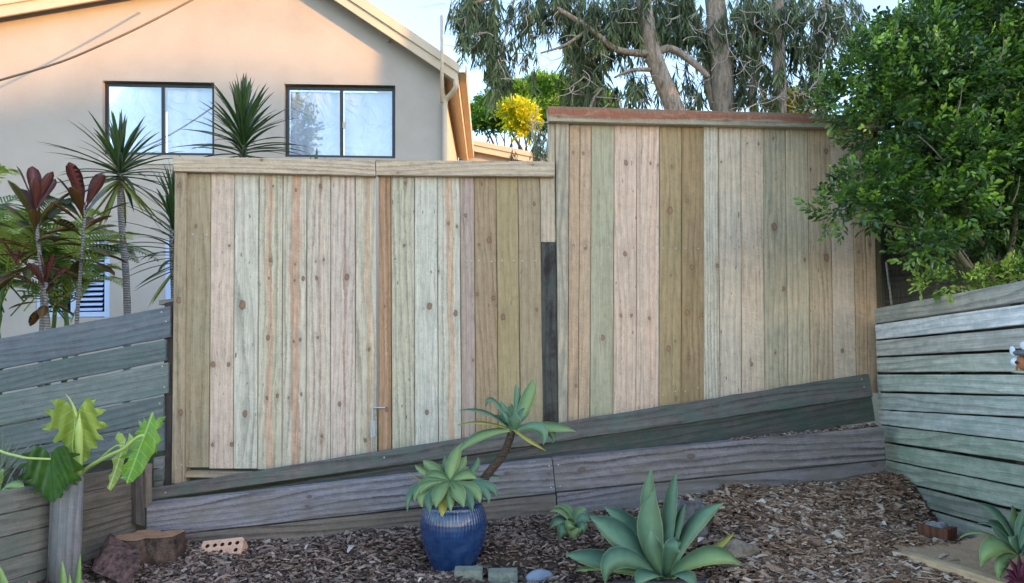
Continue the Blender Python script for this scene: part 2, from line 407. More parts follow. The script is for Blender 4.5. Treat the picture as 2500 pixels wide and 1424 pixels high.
# barge boards and roof
SD = Vector((-.03, 1, 0)).normalized()            # the house's side runs back along this
def hl(a, b, x): return a[1] + (b[1] - a[1]) * (x - a[0]) / (b[0] - a[0])
lowR = ((816, 0), (1118, 201)); midR = ((854, 0), (1119, 176)); topR = ((896, 0), (1121, 156))
lowL = ((0, 41), (242, 0)); midL = ((0, 12), (703, -104)); topL = ((0, -12), (703, -128))
def hp(l, x, off): return HOU.on(x, hl(*l, x), off)
OV = .2
plank('barge_board', hp(lowR, 705, OV), hp(midR, 705, OV), hp(lowR, 1118, OV), hp(midR, 1118, OV), .03, TRIM, house, hn)
plank('barge_board', hp(midR, 707, OV + .025), hp(topR, 707, OV + .025), hp(midR, 1121, OV + .025), hp(topR, 1121, OV + .025), .05, TRIM, house, hn)
plank('barge_board', hp(lowL, -420, OV), hp(midL, -420, OV), hp(lowL, 703, OV), hp(midL, 703, OV), .03, TRIM, house, hn)
plank('barge_board', hp(midL, -420, OV + .025), hp(topL, -420, OV + .025), hp(midL, 704, OV + .025), hp(topL, 704, OV + .025), .05, TRIM, house, hn)
ra, rb = hp(topR, 707, OV), hp(topR, 1120, OV); rc = hp(topL, -420, OV)
def slab(name, A, B, dvec, th, mat, parent):
    v = [A, B, B + dvec, A + dvec]; v += [p - Vector((0, 0, th)) for p in v]
    return mesh(name, v, [(0, 1, 2, 3), (7, 6, 5, 4), (0, 4, 5, 1), (1, 5, 6, 2), (2, 6, 7, 3), (3, 7, 4, 0)], mat, parent)
dn = Vector((0, 0, .03))
RB = SD * 4.6
slab('roof', ra - dn, rb - dn, RB, .04, ROOFM, house); slab('roof', rc - dn, ra - dn, RB, .04, ROOFM, house)
# right side: wall, soffit, eave fascia, gutter
cw = HOU.on(1084, 250); top_w = hp(lowR, 1119, OV)
sw = [Vector((cw.x, cw.y, -.2)), Vector((cw.x, cw.y, top_w.z + .18)), Vector((cw.x, cw.y, top_w.z + .18)) + SD * 4.4, Vector((cw.x, cw.y, -.2)) + SD * 4.4]
mesh('side_wall', sw, [(0, 1, 2, 3)], WALLM, house)
e0 = hp(lowR, 1117, OV - .03)
sof = [Vector((cw.x, e0.y, e0.z + .13)), Vector((e0.x, e0.y, e0.z + .03))]
mesh('soffit', sof + [p + RB for p in reversed(sof)], [(0, 1, 2, 3)], TRIM, house)
nr = Vector((1, .03, 0)).normalized()
fa = hp(lowR, 1118, OV); fb = hp(topR, 1120, OV)
plank('eave_board', fa, Vector((fa.x, fa.y, fb.z - .06)), fa + RB, Vector((fa.x, fa.y, fb.z - .06)) + RB, .025, TRIM, house, nr)
ga = Vector((fa.x + .05, fa.y, fb.z - .08))
gp = [ga + Vector((-.045, 0, .05)), ga + Vector((-.045, 0, -.04)), ga + Vector((.05, 0, -.04)), ga + Vector((.06, 0, .06)), ga + Vector((.045, 0, .05)), ga + Vector((.04, 0, -.03)), ga + Vector((-.04, 0, -.03))]
mesh('gutter', gp + [p + RB for p in gp], [(i, i + 1, i + 8, i + 7) for i in range(6)] + [(0, 6, 13, 7), (0, 1, 2, 5, 6), (2, 3, 4, 5)], TRIM, house)
# downpipe with offset bends, conduit mast, vent
dp = [HOU.on(1113, 198, .22), HOU.on(1113, 212, .22), HOU.on(1108, 222, .18), HOU.on(1094, 238, .09), HOU.on(1087, 246, .06), HOU.on(1086, 262, .06), HOU.on(1086, 420, .06), HOU.on(1086, 900, .06)]
v, f = tube(dp, .033, 10); mesh('downpipe', v, f, TRIM, house, smooth=True)
v, f = tube([HOU.on(1079, 250, .34), HOU.on(1079, 120, .34), HOU.on(1078.5, 40, .34), HOU.on(1078.5, 36, .34)], [.024, .022, .021, .008], 8); mesh('conduit_mast', v, f, TRIM, house, smooth=True)
v, f = tube([HOU.on(946, 99, 0), HOU.on(946, 99, .03)], .022, 10); mesh('vent', v, f, SILLM, house)
# lower wing at the back
WY = 13.9
wing = thing('house_wing', 'low rear wing with sloping pale fascia beyond the downpipe', 'building', at(1240, 600, WY))
wv = [at(1120, 352, WY + .15), at(1420, 415, WY + .15), at(1420, 700, WY + .15), at(1120, 700, WY + .15)]
mesh('wall', wv, [(0, 1, 2, 3)], WALLM, wing)
plank('fascia', at(1120, 362, WY), at(1120, 346, WY), at(1420, 421, WY), at(1420, 408, WY), .03, TRIM, wing, (0, -1, 0))
plank('roof_edge', at(1120, 346, WY - .03), at(1120, 334, WY - .03), at(1420, 408, WY - .03), at(1420, 396, WY - .03), .05, TRIM, wing, (0, -1, 0))
slab('roof', at(1120, 336, WY), at(1420, 398, WY), Vector((0, 4, .1)), .04, ROOFM, wing)
# overhead service wire in front of the gable
CABLE = plain('cable_sheath', (120, 100, 82), .6)
wp = [(-260, 268), (-120, 232), (0, 196), (147, 152), (265, 102), (354, 60), (469, 0), (560, -52), (640, -100)]
v, f = tube(smoothpath([HOU.on(x, y, 1.5 - .0006 * max(0, x)) for x, y in wp], 4), .012, 6)
tag(mesh('overhead_wire', v, f, CABLE, smooth=True), 'brown overhead service wire running up across the gable wall', 'wire')
# bare trunk added outside the frame on the right; shades the gable's right end
tp = HOU.on(1040, 180) + Vector((math.sin(SUN_AZ), -math.cos(SUN_AZ), 0)) * 11.5
tall = thing('shade_trunk', 'unseen bare trunk added on the right to shade the gable end', 'tree', (tp.x, tp.y, 0))
v, f = tube([Vector((tp.x, tp.y, z)) for z in (-.2, 2, 5, 8, 11)], [.5, .36, .34, .32, .28], 12)
mesh('trunk', v, f, plain('far_bark', (150, 135, 120), .9, bump=.4), tall, smooth=True)
# ================================================================== new timber gates and fence panel
SCREW = plain('zinc_screw', (176, 178, 180), .35, metal=.8, var=.05)
sv = [(0, 0, 0)] + [(.0048 * math.cos(i * math.pi / 4), 0, .0048 * math.sin(i * math.pi / 4)) for i in range(8)]
sv = [(x, -.0012 if i else -.0004, z) for i, (x, y, z) in enumerate(sv)] + [(x * 1.1, .002, z * 1.1) for x, y, z in sv[1:]]
sf = [(0, 1 + (i + 1) % 8, 1 + i) for i in range(8)] + [(1 + i, 1 + (i + 1) % 8, 9 + (i + 1) % 8, 9 + i) for i in range(8)]
scme = bpy.data.meshes.new('screw'); scme.from_pydata(sv, [], sf); scme.materials.append(SCREW)
def screw(p, parent, n):
    o = bpy.data.objects.new('screw', scme); put(o, p, parent); o.rotation_euler = (0, 0, math.atan2(n[0], -n[1])); return o
_ws = [0]
LAPM = wood('lap_paling', (120, 108, 84), seed=3)
def paling(parent, xt0, xt1, xb0, xb1, yt, yb, c, dark=None, tone=None, streaks=(), knots=(), name='paling', off=0.0, thick=.018, screws=(), lap=True, **kw):
    """upright board on the fence plane; x at top and bottom in photo pixels"""
    _ws[0] += 1
    g = .0017
    a0, a1 = FEN.on(xb0, yb, off), FEN.on(xb1, yb, off); b0, b1 = FEN.on(xt0, yt, off), FEN.on(xt1, yt, off)
    u = (a1 - a0).normalized(); a0 += u * g; b0 += u * g; a1 -= u * g; b1 -= u * g
    cc = (a0 + a1 + b0 + b1) / 4; V = ((b0 + b1) - (a0 + a1)).normalized(); U = ((a1 - a0) + (b1 - b0)); U = (U - V * U.dot(V)).normalized()
    def uvp(px, py): d = FEN.on(px, py, off) - cc; return d.dot(U), d.dot(V)
    kn = [(*uvp(k[0], k[1]), (k[2] if len(k) > 2 else .013)) for k in knots]
    st = [((uvp(s[0], (yt + yb) / 2)[0]), s[1], s[2], s[3]) for s in streaks]
    m = wood('pine_board_%02d' % _ws[0], c, dark, tone, st, kn, seed=_ws[0] * 1.37, **kw)
    o, _ = plank(name, a0, a1, b0, b1, thick, m, parent, FEN.n, segs=6, jit=.0009)
    for (sx, sy) in screws: screw(FEN.on(sx, sy, off + .0008), o, FEN.n)
    if lap: plank('lap_paling', FEN.on(xb1 - 12, yb - 6, -.021), FEN.on(xb1 + 12, yb - 6, -.021), FEN.on(xt1 - 12, yt + 4, -.021), FEN.on(xt1 + 12, yt + 4, -.021), .012, LAPM, parent, FEN.n)
    return o
GR = (178, 180, 152)      # green-grey treated tone
SAL = (205, 152, 116)     # salmon heartwood
lg = thing('gate_leaf', 'new pine gate leaf on the left, with salmon streaked boards and timber cap', 'gate', FEN.on(670, 1150))
P = paling
P(lg, 426, 456.5, 418, 450, 412, 1181, (168, 150, 116), tone=(150, 136, 100), knots=[(438, 453), (436, 733, .016), (441, 1007, .018)], name='post', off=.02, thick=.09, screws=[(431, 1143), (444, 1135)], ring=18)
Y1 = 1144
P(lg, 456.5, 515, 450.5, 510, 424, 1141, (166, 149, 112), dark=(126, 112, 78), tone=(150, 146, 116), knots=[(478, 552, .012)], ring=20, screws=[(470, 572), (504, 573), (463, 1127), (502, 1127)], blotch=.8)
P(lg, 515, 572.5, 510, 569, 424, Y1, (204, 184, 160), tone=(196, 170, 148), knots=[(520, 890, .014), (558, 890, .013), (519, 1086, .013), (565, 1085, .011), (560, 600, .007)], screws=[(524, 572), (562, 572), (520, 1128), (556, 1128)], ringamt=.3)
P(lg, 572.5, 632, 569, 628, 424, Y1, (192, 194, 172), tone=(205, 194, 170), knots=[(592, 745, .019), (598, 1010, .018)], screws=[(582, 572), (621, 572), (580, 1128), (620, 1128)], ring=22, specks=.8)
P(lg, 632, 690.5, 628, 688, 424, 1146, (196, 190, 160), tone=GR, streaks=[(657, .023, SAL, .75), (672, .012, (176, 172, 132), .6)], knots=[(660, 635, .010), (657, 680, .009), (654, 825, .012), (652, 972, .008), (677, 967, .010), (667, 455, .006)], screws=[(642, 572), (681, 572), (638, 1128), (677, 1128)])
P(lg, 690.5, 749, 688, 746, 424, 1146, (200, 192, 166), tone=GR, streaks=[(721, .031, (200, 146, 110), .9)], knots=[(722, 464, .010), (720, 646, .008), (719, 685, .008), (740, 680, .011), (733, 830, .010), (717, 834, .007), (705, 972, .008), (736, 963, .010)], screws=[(700, 572), (738, 572)])
P(lg, 749, 807.5, 746, 806.5, 424, 1140, (200, 188, 164), tone=(192, 180, 152), streaks=[(783, .007, (176, 128, 104), .6)], knots=[(783, 455, .013), (790, 634, .010), (771, 639, .007), (773, 680, .009), (776, 824, .010), (785, 1065, .009)], screws=[(760, 572), (797, 572)])
P(lg, 807.5, 867, 806.5, 867, 424, 1135, (200, 186, 166), tone=(205, 182, 162), streaks=[(843, .008, (160, 108, 84), .8)], knots=[(847, 677, .016), (829, 987, .014)], screws=[(817, 573), (856, 573)], ringamt=.45)
P(lg, 867, 918.5, 867, 920.5, 424, 1130, (196, 186, 158), lap=False, tone=GR, streaks=[(900, .018, (194, 152, 110), .75)], knots=[(901, 853, .013), (892, 1075, .012)], screws=[(875, 573), (908, 574)])
def capboard(parent, TL, TR, BR, BL, c, off=.045, thick=.06, name='cap', knots=(), screws=(), **kw):
    _ws[0] += 1
    a0, a1, b0, b1 = FEN.on(*BL, off), FEN.on(*TL, off), FEN.on(*BR, off), FEN.on(*TR, off)
    cc = (a0 + a1 + b0 + b1) / 4; V = ((b0 + b1) - (a0 + a1)).normalized(); U = ((a1 - a0) + (b1 - b0)); U = (U - V * U.dot(V)).normalized()
    kn = []
    for k in knots: d = FEN.on(k[0], k[1], off) - cc; kn.append((d.dot(U), d.dot(V), k[2]))
    m = wood('cap_timber_%02d' % _ws[0], c, seed=_ws[0] * 2.1, knots=kn, **kw)
    o, _ = plank(name, a0, a1, b0, b1, thick, m, parent, FEN.n, segs=8, jit=.0008)
    return o
capboard(lg, (422, 382), (915.5, 391), (917, 429), (424, 418), (198, 178, 146), tone=(184, 172, 142), knots=[(638, 391, .009)], ring=34)
# frame rails behind
def rail(parent, x0, y0, x1, y1, h, off, c=(170, 150, 115), name='rail', thick=.035):
    _ws[0] += 1; m = wood('rail_timber_%02d' % _ws[0], c, seed=_ws[0])
    plank(name, FEN.on(x0, y0 + h, off), FEN.on(x0, y0, off), FEN.on(x1, y1 + h, off), FEN.on(x1, y1, off), thick, m, parent, FEN.n)
rail(lg, 458, 560, 916, 566, 28, -.025); rail(lg, 458, 1100, 916, 1100, 28, -.025)
rail(lg, 449, 1151, 700, 1156, 15, -.005, (178, 160, 125), 'bottom_rail', .05)

rg = thing('gate_leaf', 'new pine gate leaf in the middle, with one brown edge board and lilac board', 'gate', FEN.on(1130, 1100))
P(rg, 923.5, 954, 923.5, 956, 420, 1130, (170, 128, 88), dark=(128, 92, 60), tone=(186, 146, 106), knots=[(939, 748, .008), (944, 1000, .012)], name='edge_board', off=.006, thick=.05, streaks=[(941, .006, (196, 172, 148), .5)])
P(rg, 954, 1011, 957, 1013, 424, 1120, (190, 186, 156), tone=(168, 174, 142), knots=[(990, 448, .010), (987, 600, .011)], screws=[(965, 637), (996, 637), (976, 1064)], ring=24, ringamt=.7, specks=.8)
P(rg, 1011, 1067, 1013, 1070.5, 424, 1115, (198, 198, 178), tone=(182, 192, 170), knots=[(1049, 748, .018), (1042, 1007, .016)], screws=[(1021, 637), (1055, 637), (1028, 1066), (1058, 1066)], ringamt=.35, specks=.7)
P(rg, 1067, 1122.5, 1070.5, 1127, 424, 1105, (196, 194, 170), tone=(188, 192, 168), streaks=[(1099, .023, (206, 158, 118), .85)], knots=[(1116, 553, .009), (1095, 546, .007), (1112, 765, .015), (1070, 662, .007)], screws=[(1077, 636), (1112, 636), (1084, 1067), (1117, 1067)])
P(rg, 1122.5, 1157, 1127, 1162, 424, 1100, (172, 150, 130), tone=(176, 158, 124), streaks=[(1146, .026, (180, 162, 158), .6)], knots=[(1136, 526, .011), (1155, 880, .010)], screws=[(1140, 636), (1150, 637)], ringamt=.3)
P(rg, 1157, 1211, 1162, 1217, 424, 1090, (168, 143, 106), dark=(128, 100, 66), tone=(158, 138, 106), knots=[(1171, 598, .008), (1194, 586, .017), (1165, 719, .012), (1205, 728, .014), (1176, 450, .009)], screws=[(1169, 636), (1200, 638)])
P(rg, 1211, 1264, 1217, 1271, 424, 1080, (168, 149, 102), dark=(136, 116, 72), tone=(158, 142, 96), knots=[(1228, 774, .014)], screws=[(1226, 636), (1254, 636)], ringamt=.4)
P(rg, 1264, 1318, 1271, 1326.5, 424, 1065, (166, 147, 110), dark=(134, 112, 78), tone=(160, 148, 114), knots=[(1304, 498, .013), (1310, 756, .011)], screws=[(1275, 637), (1308, 636)], ringamt=.45)
P(rg, 1318, 1356, 1320, 1357, 424, 591, (188, 172, 140), lap=False, tone=(196, 180, 150), ring=40, ringamt=.5, off=-.002, name='short_paling')
capboard(rg, (917.5, 390), (1353.5, 394.5), (1354, 431), (919.5, 428), (196, 175, 142), tone=(184, 172, 142), knots=[(971, 422, .007), (1300, 402, .008)], ring=34)
rail(rg, 926, 624, 1316, 624, 28, -.025); rail(rg, 926, 1056, 1316, 1052, 28, -.025)
# drop bolt
GALV = plain('galvanised_steel', (190, 196, 208), .35, metal=.7, var=.06, scale=30)
db = thing('drop_bolt', 'galvanised drop bolt with bent handle at the bottom of the gate', 'bolt', FEN.on(908, 1100, .02))
pts = smoothpath([FEN.on(907, 1116, .022), FEN.on(908, 1060, .022), FEN.on(909.5, 1003, .022), FEN.on(911, 997.5, .023), FEN.on(916, 995.5, .026), FEN.on(939.5, 995.5, .034)], 5)
v, f = tube(pts, .0055, 8); mesh('rod', v, f, GALV, db, smooth=True)
plank('bracket', FEN.on(904, 1065.5, .006), FEN.on(916, 1065.5, .006), FEN.on(904, 1027.5, .006), FEN.on(916, 1027.5, .006), .004, GALV, db, FEN.n)
for yy in (1028, 1064.5):
    A = FEN.on(904, yy, .004); B = FEN.on(914, yy, .004)
    v = [A, B, B + FEN.n * .03, A + FEN.n * .03]; v += [p - Vector((0, 0, .004)) for p in v]
    mesh('guide_loop', v, [(0, 1, 2, 3), (7, 6, 5, 4), (0, 4, 5, 1), (1, 5, 6, 2), (2, 6, 7, 3), (3, 7, 4, 0)], GALV, db)
# dark old post between gate and panel
_dm = wood('tarred_old_post', (84, 86, 78), dark=(40, 42, 40), tone=(66, 76, 72), stain=(44, 34, 32), stainamt=.95, stainscale=5, ringamt=.5, seed=5)
op = mesh('old_fence_post', *(lambda a: (a, [(0, 1, 2, 3), (7, 6, 5, 4), (0, 4, 5, 1), (1, 5, 6, 2), (2, 6, 7, 3), (3, 7, 4, 0)]))([FEN.on(1319, 596, -.004), FEN.on(1356.5, 586, -.004), FEN.on(1364, 1060, -.004), FEN.on(1325, 1060, -.004), FEN.on(1319, 596, -.09), FEN.on(1356.5, 586, -.09), FEN.on(1364, 1060, -.09), FEN.on(1325, 1060, -.09)]), _dm,
          uv=[(-.05, .6), (.05, .6), (.05, -.6), (-.05, -.6), (-.14, .6), (.14, .6), (.14, -.6), (-.14, -.6)])
tag(op, 'short dark weathered old post wedged between the gate and the tall panel', 'post')

tp_ = thing('fence_panel', 'tall new pine paling fence panel with red-brown topped cap', 'fence', FEN.on(1740, 1000))
def PR(xt0, xt1, xm0, xm1, xb0, xb1, c, **kw):      # x at y=313, 605, 956
    yb = kw.pop('yb')
    f = (yb - 313) / (956 - 313)
    kw.setdefault('k', AK * 1.3)
    return P(tp_, xt0, xt1, xt0 + (xb0 - xt0) * f, xt1 + (xb1 - xt1) * f, 306, yb, c, **kw)
P(tp_, 1339, 1356, 1340, 1356.5, 290, 600, (196, 178, 146), lap=False, name='side_batten', off=-.004, thick=.06, ring=30)
P(tp_, 1355.5, 1389.5, 1364, 1386, 290, 1050, (184, 170, 140), tone=(170, 164, 138), name='end_board', off=.012, thick=.05, stain=(96, 110, 104), stainamt=.35, stainscale=6, ring=30)
r2 = lambda a, b: [(a, 603 + (a - 1400) * .0127), (b, 603 + (b - 1400) * .0127)]
def scr(a, b): return r2(a, b) + [(a - 1, 1000 - (a - 1400) * .155 - 2), (b - 1, 1000 - (b - 1400) * .155 - 6)]
PR(1389.5, 1416, 0, 0, 1386, 1412, (176, 146, 110), yb=1040, knots=[(1399, 373, .010), (1400, 601, .012), (1406, 942, .012)], screws=r2(1400, 1400)[:1], ringamt=.3, saw=.7)
PR(1416, 1444, 0, 0, 1412, 1440.5, (178, 149, 114), yb=1038, knots=[(1430, 605, .013), (1424, 375, .008)], screws=[(1428, 601)], ringamt=.3, saw=.7)
PR(1444, 1500, 0, 0, 1440.5, 1497, (152, 148, 116), dark=(120, 118, 88), tone=(166, 160, 130), yb=1030, knots=[(1472, 825, .015)], screws=scr(1455, 1485), ring=14, ringamt=.35)
PR(1500, 1555, 0, 0, 1497, 1553, (192, 168, 142), dark=(158, 126, 100), tone=(196, 160, 134), yb=1022, knots=[(1528, 398, .012), (1526, 620, .014), (1516, 771, .011), (1542, 771, .011)], screws=scr(1508, 1541), specks=.9)
PR(1555, 1610, 0, 0, 1553, 1609, (194, 170, 144), dark=(160, 128, 102), tone=(200, 168, 140), streaks=[(1590, .03, (206, 164, 136), .5), (1562, .006, (140, 120, 92), .5)], yb=1014, knots=[(1588, 399, .010), (1606, 404, .008), (1585, 777, .010)], screws=scr(1564, 1595))
PR(1610, 1665, 0, 0, 1609, 1663, (162, 136, 92), dark=(126, 102, 62), tone=(150, 130, 88), yb=1006, knots=[(1640, 408, .009), (1636, 514, .016), (1638, 673, .009), (1632, 851, .014), (1649, 833, .008), (1651, 974, .013)], screws=scr(1620, 1650), ringamt=.45)
PR(1665, 1717.5, 0, 0, 1663, 1718, (156, 126, 84), dark=(118, 92, 56), tone=(146, 120, 80), yb=998, knots=[(1678, 490, .013), (1689, 653, .015), (1679, 764, .013), (1713, 769, .010), (1682, 874, .013)], screws=scr(1674, 1705), ringamt=.6)
PR(1717.5, 1754, 0, 0, 1718, 1758, (190, 178, 150), tone=(182, 176, 152), yb=992, streaks=[(1753, .006, (140, 96, 74), .6)], knots=[(1751, 649, .011)], ring=44, ringamt=.6, off=.003)
PR(1754, 1809, 0, 0, 1758, 1811, (194, 176, 150), dark=(150, 128, 102), tone=(186, 168, 140), yb=986, knots=[(1760, 395, .008)], screws=scr(1763, 1796), specks=1.0, ringamt=.5)
PR(1809, 1863.5, 0, 0, 1811, 1867, (198, 174, 144), dark=(160, 132, 104), tone=(188, 168, 140), yb=978, knots=[(1835, 890, .010), (1824, 350, .009), (1852, 352, .009)], screws=scr(1821, 1852), saw=.8)
PR(1863.5, 1918, 0, 0, 1867, 1924, (182, 164, 130), dark=(138, 122, 92), tone=(172, 164, 134), yb=970, knots=[(1888, 338, .011), (1890, 554, .019), (1913, 706, .014), (1893, 862, .009)], screws=scr(1877, 1906), ringamt=.65, stain=(104, 112, 100), stainamt=.3, stainscale=5)
PR(1918, 1972, 0, 0, 1924, 1979, (188, 172, 138), dark=(150, 132, 98), tone=(180, 168, 134), yb=962, knots=[(1965, 634, .012)], screws=scr(1931, 1962), ringamt=.6)
PR(1972, 2026, 0, 0, 1979, 2036, (186, 162, 128), dark=(148, 122, 90), tone=(178, 158, 124), yb=954, knots=[(2018, 370, .014), (2018, 629, .018)], screws=scr(1985, 2019), specks=.9, ringamt=.6)
PR(2026, 2079, 0, 0, 2036, 2092.5, (194, 174, 150), dark=(166, 142, 116), tone=(186, 166, 140), yb=946, knots=[(2057, 857, .011)], screws=r2(2039, 2072), saw=1.0, ringamt=.3)
PR(2079, 2109, 0, 0, 2092.5, 2121, (184, 156, 120), dark=(146, 116, 82), yb=940, knots=[(2096, 614, .010)], screws=r2(2096, 2096)[:1], saw=.8)
PR(2109, 2132, 0, 0, 2121, 2146, (186, 160, 124), dark=(146, 116, 82), yb=960, screws=[(2124, 612)], saw=.8, knots=[(2124, 598, .010)])
# cap of the tall panel: treated pine with red-brown heartwood along the top
cp = capboard(tp_, (1337.5, 259), (2160, 283), (2160, 315), (1340, 296), (184, 172, 136), off=.06, thick=.075, tone=(170, 168, 136), ring=16,
              streaks=[(.05, .08, (160, 80, 52), 1.1), (-.016, .006, (150, 80, 54), .8)], knots=[(1364, 285, .008), (1774, 294, .008)])
rail(tp_, 1392, 590, 2120, 600, 30, -.025)

# ================================================================== weathered boards and sleepers at the foot
def wx(seed, base=(112, 122, 112), tone=(92, 106, 104), dark=(66, 72, 68), stain=(70, 84, 78), amt=.7, **kw):
    kw.setdefault('specks', .5); kw.setdefault('ring', 22); kw.setdefault('k', AK * 1.22); kw.setdefault('desat', .55); kw.setdefault('ringamt', .7)
    return wood('weathered_timber_%s' % seed, base, dark, tone, seed=seed, stain=stain, stainamt=amt, stainscale=4.5, blotch=.9, saw=.5, rough=.85, **kw)
def hb(name, TL, TR, BR, BL, mat, parent=None, off=0.0, thick=.045, plane=FEN, segs=18, jit=.0022, **kw):
    return plank(name, plane.on(*BL, off), plane.on(*TL, off), plane.on(*BR, off), plane.on(*TR, off), thick, mat, parent, plane.n, segs=segs, jit=jit, ch=.004, **kw)[0]
rw = thing('plinth_boards', 'two dark green-grey weathered boards sloping along the foot of the fence', 'fence boards', FEN.on(1250, 1150, .2))
b1 = hb('board', (367, 1193), (2121, 914), (2131, 968), (367, 1222), wx(1, (112, 116, 112), (86, 94, 92), (58, 62, 60), (84, 102, 92), .6, bumps=.6, desat=.8, k=AK), rw, .17, .04, segs=40, jit=.003)
hb('board', (560, 1206), (2126, 958), (2137, 1027), (560, 1290), wx(2, (92, 108, 98), (74, 92, 84), (52, 60, 54), (62, 84, 72), .7, bumps=.6, desat=.85, k=AK * .85), rw, .15, .04, segs=40, jit=.003)
for (x, y) in ((938, 1117), (2104, 926), (2110, 945), (404, 1203)): screw(FEN.on(x, y, .171), b1, FEN.n)
slp = thing('sleeper_wall', 'low retaining wall of grey timber sleepers stepping up to the right', 'retaining wall', FEN.on(1250, 1290, .36))
sA = dict(specks=.3, ring=24, ringamt=1.0, bumps=.6, knotc=(96, 84, 78))
SO = .34
def slk(mseed, base, tone, dark, TL, TR, BR, BL, knots):
    a0, a1, b0, b1 = FEN.on(*BL, SO), FEN.on(*TL, SO), FEN.on(*BR, SO), FEN.on(*TR, SO)
    cc = (a0 + a1 + b0 + b1) / 4; V = ((b0 + b1) - (a0 + a1)).normalized(); U = ((a1 - a0) + (b1 - b0)); U = (U - V * U.dot(V)).normalized()
    kn = []
    for k in knots: d = FEN.on(k[0], k[1], SO) - cc; kn.append((d.dot(U), d.dot(V), k[2]))
    m = wood('sleeper_timber_%s' % mseed, base, dark, tone, seed=mseed, knots=kn, stain=(92, 84, 74), stainamt=.55, stainscale=2.6, blotch=.8, rough=.85, k=AK * 1.5, desat=.4, **sA)
    return hb('sleeper', TL, TR, BR, BL, m, slp, SO, .075, segs=30, jit=.0015)
s1 = slk(11, (118, 121, 132), (104, 105, 112), (62, 62, 68), (358, 1231), (1347.5, 1121.5), (1356, 1203), (358, 1312), [(755, 1213, .012), (750, 1237, .008), (1237, 1157, .010), (1340, 1157, .008), (1335, 1172, .008)])
slk(12, (108, 98, 86), (92, 84, 74), (64, 58, 52), (358, 1315), (1356.5, 1207), (1359, 1300), (358, 1420), [])
s3 = slk(13, (118, 114, 118), (106, 103, 106), (62, 59, 61), (1349.5, 1121), (2158, 1043), (2162, 1122), (1357.5, 1201), [(1420, 1147, .020), (1687, 1115, .018)])
slk(14, (110, 108, 114), (96, 93, 97), (70, 66, 66), (1359.5, 1205), (2162, 1125.5), (2166, 1210), (1362, 1300), [(2135, 1135, .016)])
for (x, y) in ((1341, 1137), (1345, 1190)): screw(FEN.on(x, y, SO + .001), s1, FEN.n)
for (x, y) in ((1363, 1135), (1368, 1187)): screw(FEN.on(x, y, SO + .001), s3, FEN.n)

# ================================================================== weathered board fence on the left
lf = thing('board_fence', 'weathered blue-grey board fence sloping up to the gate post on the left', 'fence', LFT.on(200, 1190))
def lb(y0t, y0b, x1, y1t, y1b, m, x0=-800, thick=.025, off=0.0):
    k = -.19
    return hb('board', (x0, y0t - k * -x0 if x0 < 0 else y0t), (x1, y1t), (x1, y1b), (x0, y0b - k * -x0 if x0 < 0 else y0b), m, lf, off, thick, LFT, segs=40, jit=.002)
q1 = lb(826, 901, 414, 748, 823, wx(21, (108, 118, 128), (92, 104, 112), (70, 78, 84), (86, 100, 104), .6, k=AK * 1.05, desat=.22))
q2 = lb(905, 963, 404, 829, 881, wx(22, (102, 116, 118), (88, 104, 104), (66, 76, 78), (76, 92, 88), .7, k=AK * 1.1, desat=.22))
q3 = lb(967, 1042, 409, 885, 961, wx(23, (114, 128, 124), (98, 114, 112), (74, 82, 80), (84, 100, 94), .6, k=AK * 1.15, desat=.22))
q4 = lb(1045, 1103, 398, 967, 1029, wx(24, (106, 118, 118), (92, 106, 106), (68, 76, 76), (80, 94, 90), .7, k=AK * 1.1, desat=.22))
q5 = lb(1106, 1168, 399, 1032, 1100, wx(25, (104, 116, 118), (88, 102, 104), (68, 76, 76), (80, 94, 88), .7, k=AK * 1.1, desat=.22))
hb('board', (375, 1118), (399, 1114), (397, 1172), (375, 1176), wx(26), lf, 0, .025, LFT, segs=2)
hb('board', (376, 1177), (395, 1174), (393, 1190), (376, 1192), wx(27), lf, 0, .025, LFT, segs=2)
for q, (x, y) in ((q1, (394, 762)), (q1, (405, 785)), (q3, (396, 894)), (q3, (401, 945)), (q4, (390, 985))): screw(LFT.on(x, y, .0008), q, LFT.n)
pm = wx(28, (74, 66, 62), (60, 52, 50), (44, 40, 38), (48, 40, 40), .7)
plank('post', LFT.on(397, 1200, -.03), LFT.on(418, 1200, -.03), LFT.on(402, 740, -.03), LFT.on(424, 735, -.03), .09, pm, lf, LFT.n, segs=8, jit=.003)
plank('post_cap', LFT.on(388, 745, -.032), LFT.on(388, 733, -.032), LFT.on(424, 741, -.032), LFT.on(424, 729, -.032), .08, wx(29), lf, LFT.n)

# ================================================================== lower retaining wall on the left
lw = thing('garden_wall', 'low weathered board retaining wall with round post at bottom left', 'retaining wall', LOW.on(160, 1420))
LB0 = [1202, 1258, 1313, 1369, 1425, 1480]; LB1 = [1181, 1230, 1283, 1335, 1385, 1435]
RB0 = [1162, 1207, 1253, 1299, 1345, 1391]; RB1 = [1137, 1175, 1216, 1257, 1298, 1339]
for i in range(5):
    s = (LB1[i] - LB0[i]) / 125; s2 = (LB1[i + 1] - LB0[i + 1]) / 125
    hb('board', (-600, LB0[i] - 600 * s + (2 if i else 0)), (140, LB0[i] + 140 * s + (2 if i else 0)), (140, LB0[i + 1] + 140 * s2), (-600, LB0[i + 1] - 600 * s2), wx(31 + i, (100, 106, 94), (84, 92, 82), (60, 62, 56), (78, 84, 74), .7, k=AK * 1.5), lw, 0, .03, LOW, segs=22)
    hb('board', (180, RB0[i] + 2.5), (331, RB1[i] + 1.5 - (RB0[i] - RB1[i]) * .02), (331, RB1[i + 1]), (180, RB0[i + 1] + 3), wx(41 + i, (104, 98, 82), (86, 82, 70), (60, 56, 48), (70, 68, 58), .7), lw, -.004, .03, LOW, segs=10)
rp = at(160, 1300, 3.72); bz = at(160, 1480, 3.72).z; tz = at(160, 1166, 3.72).z
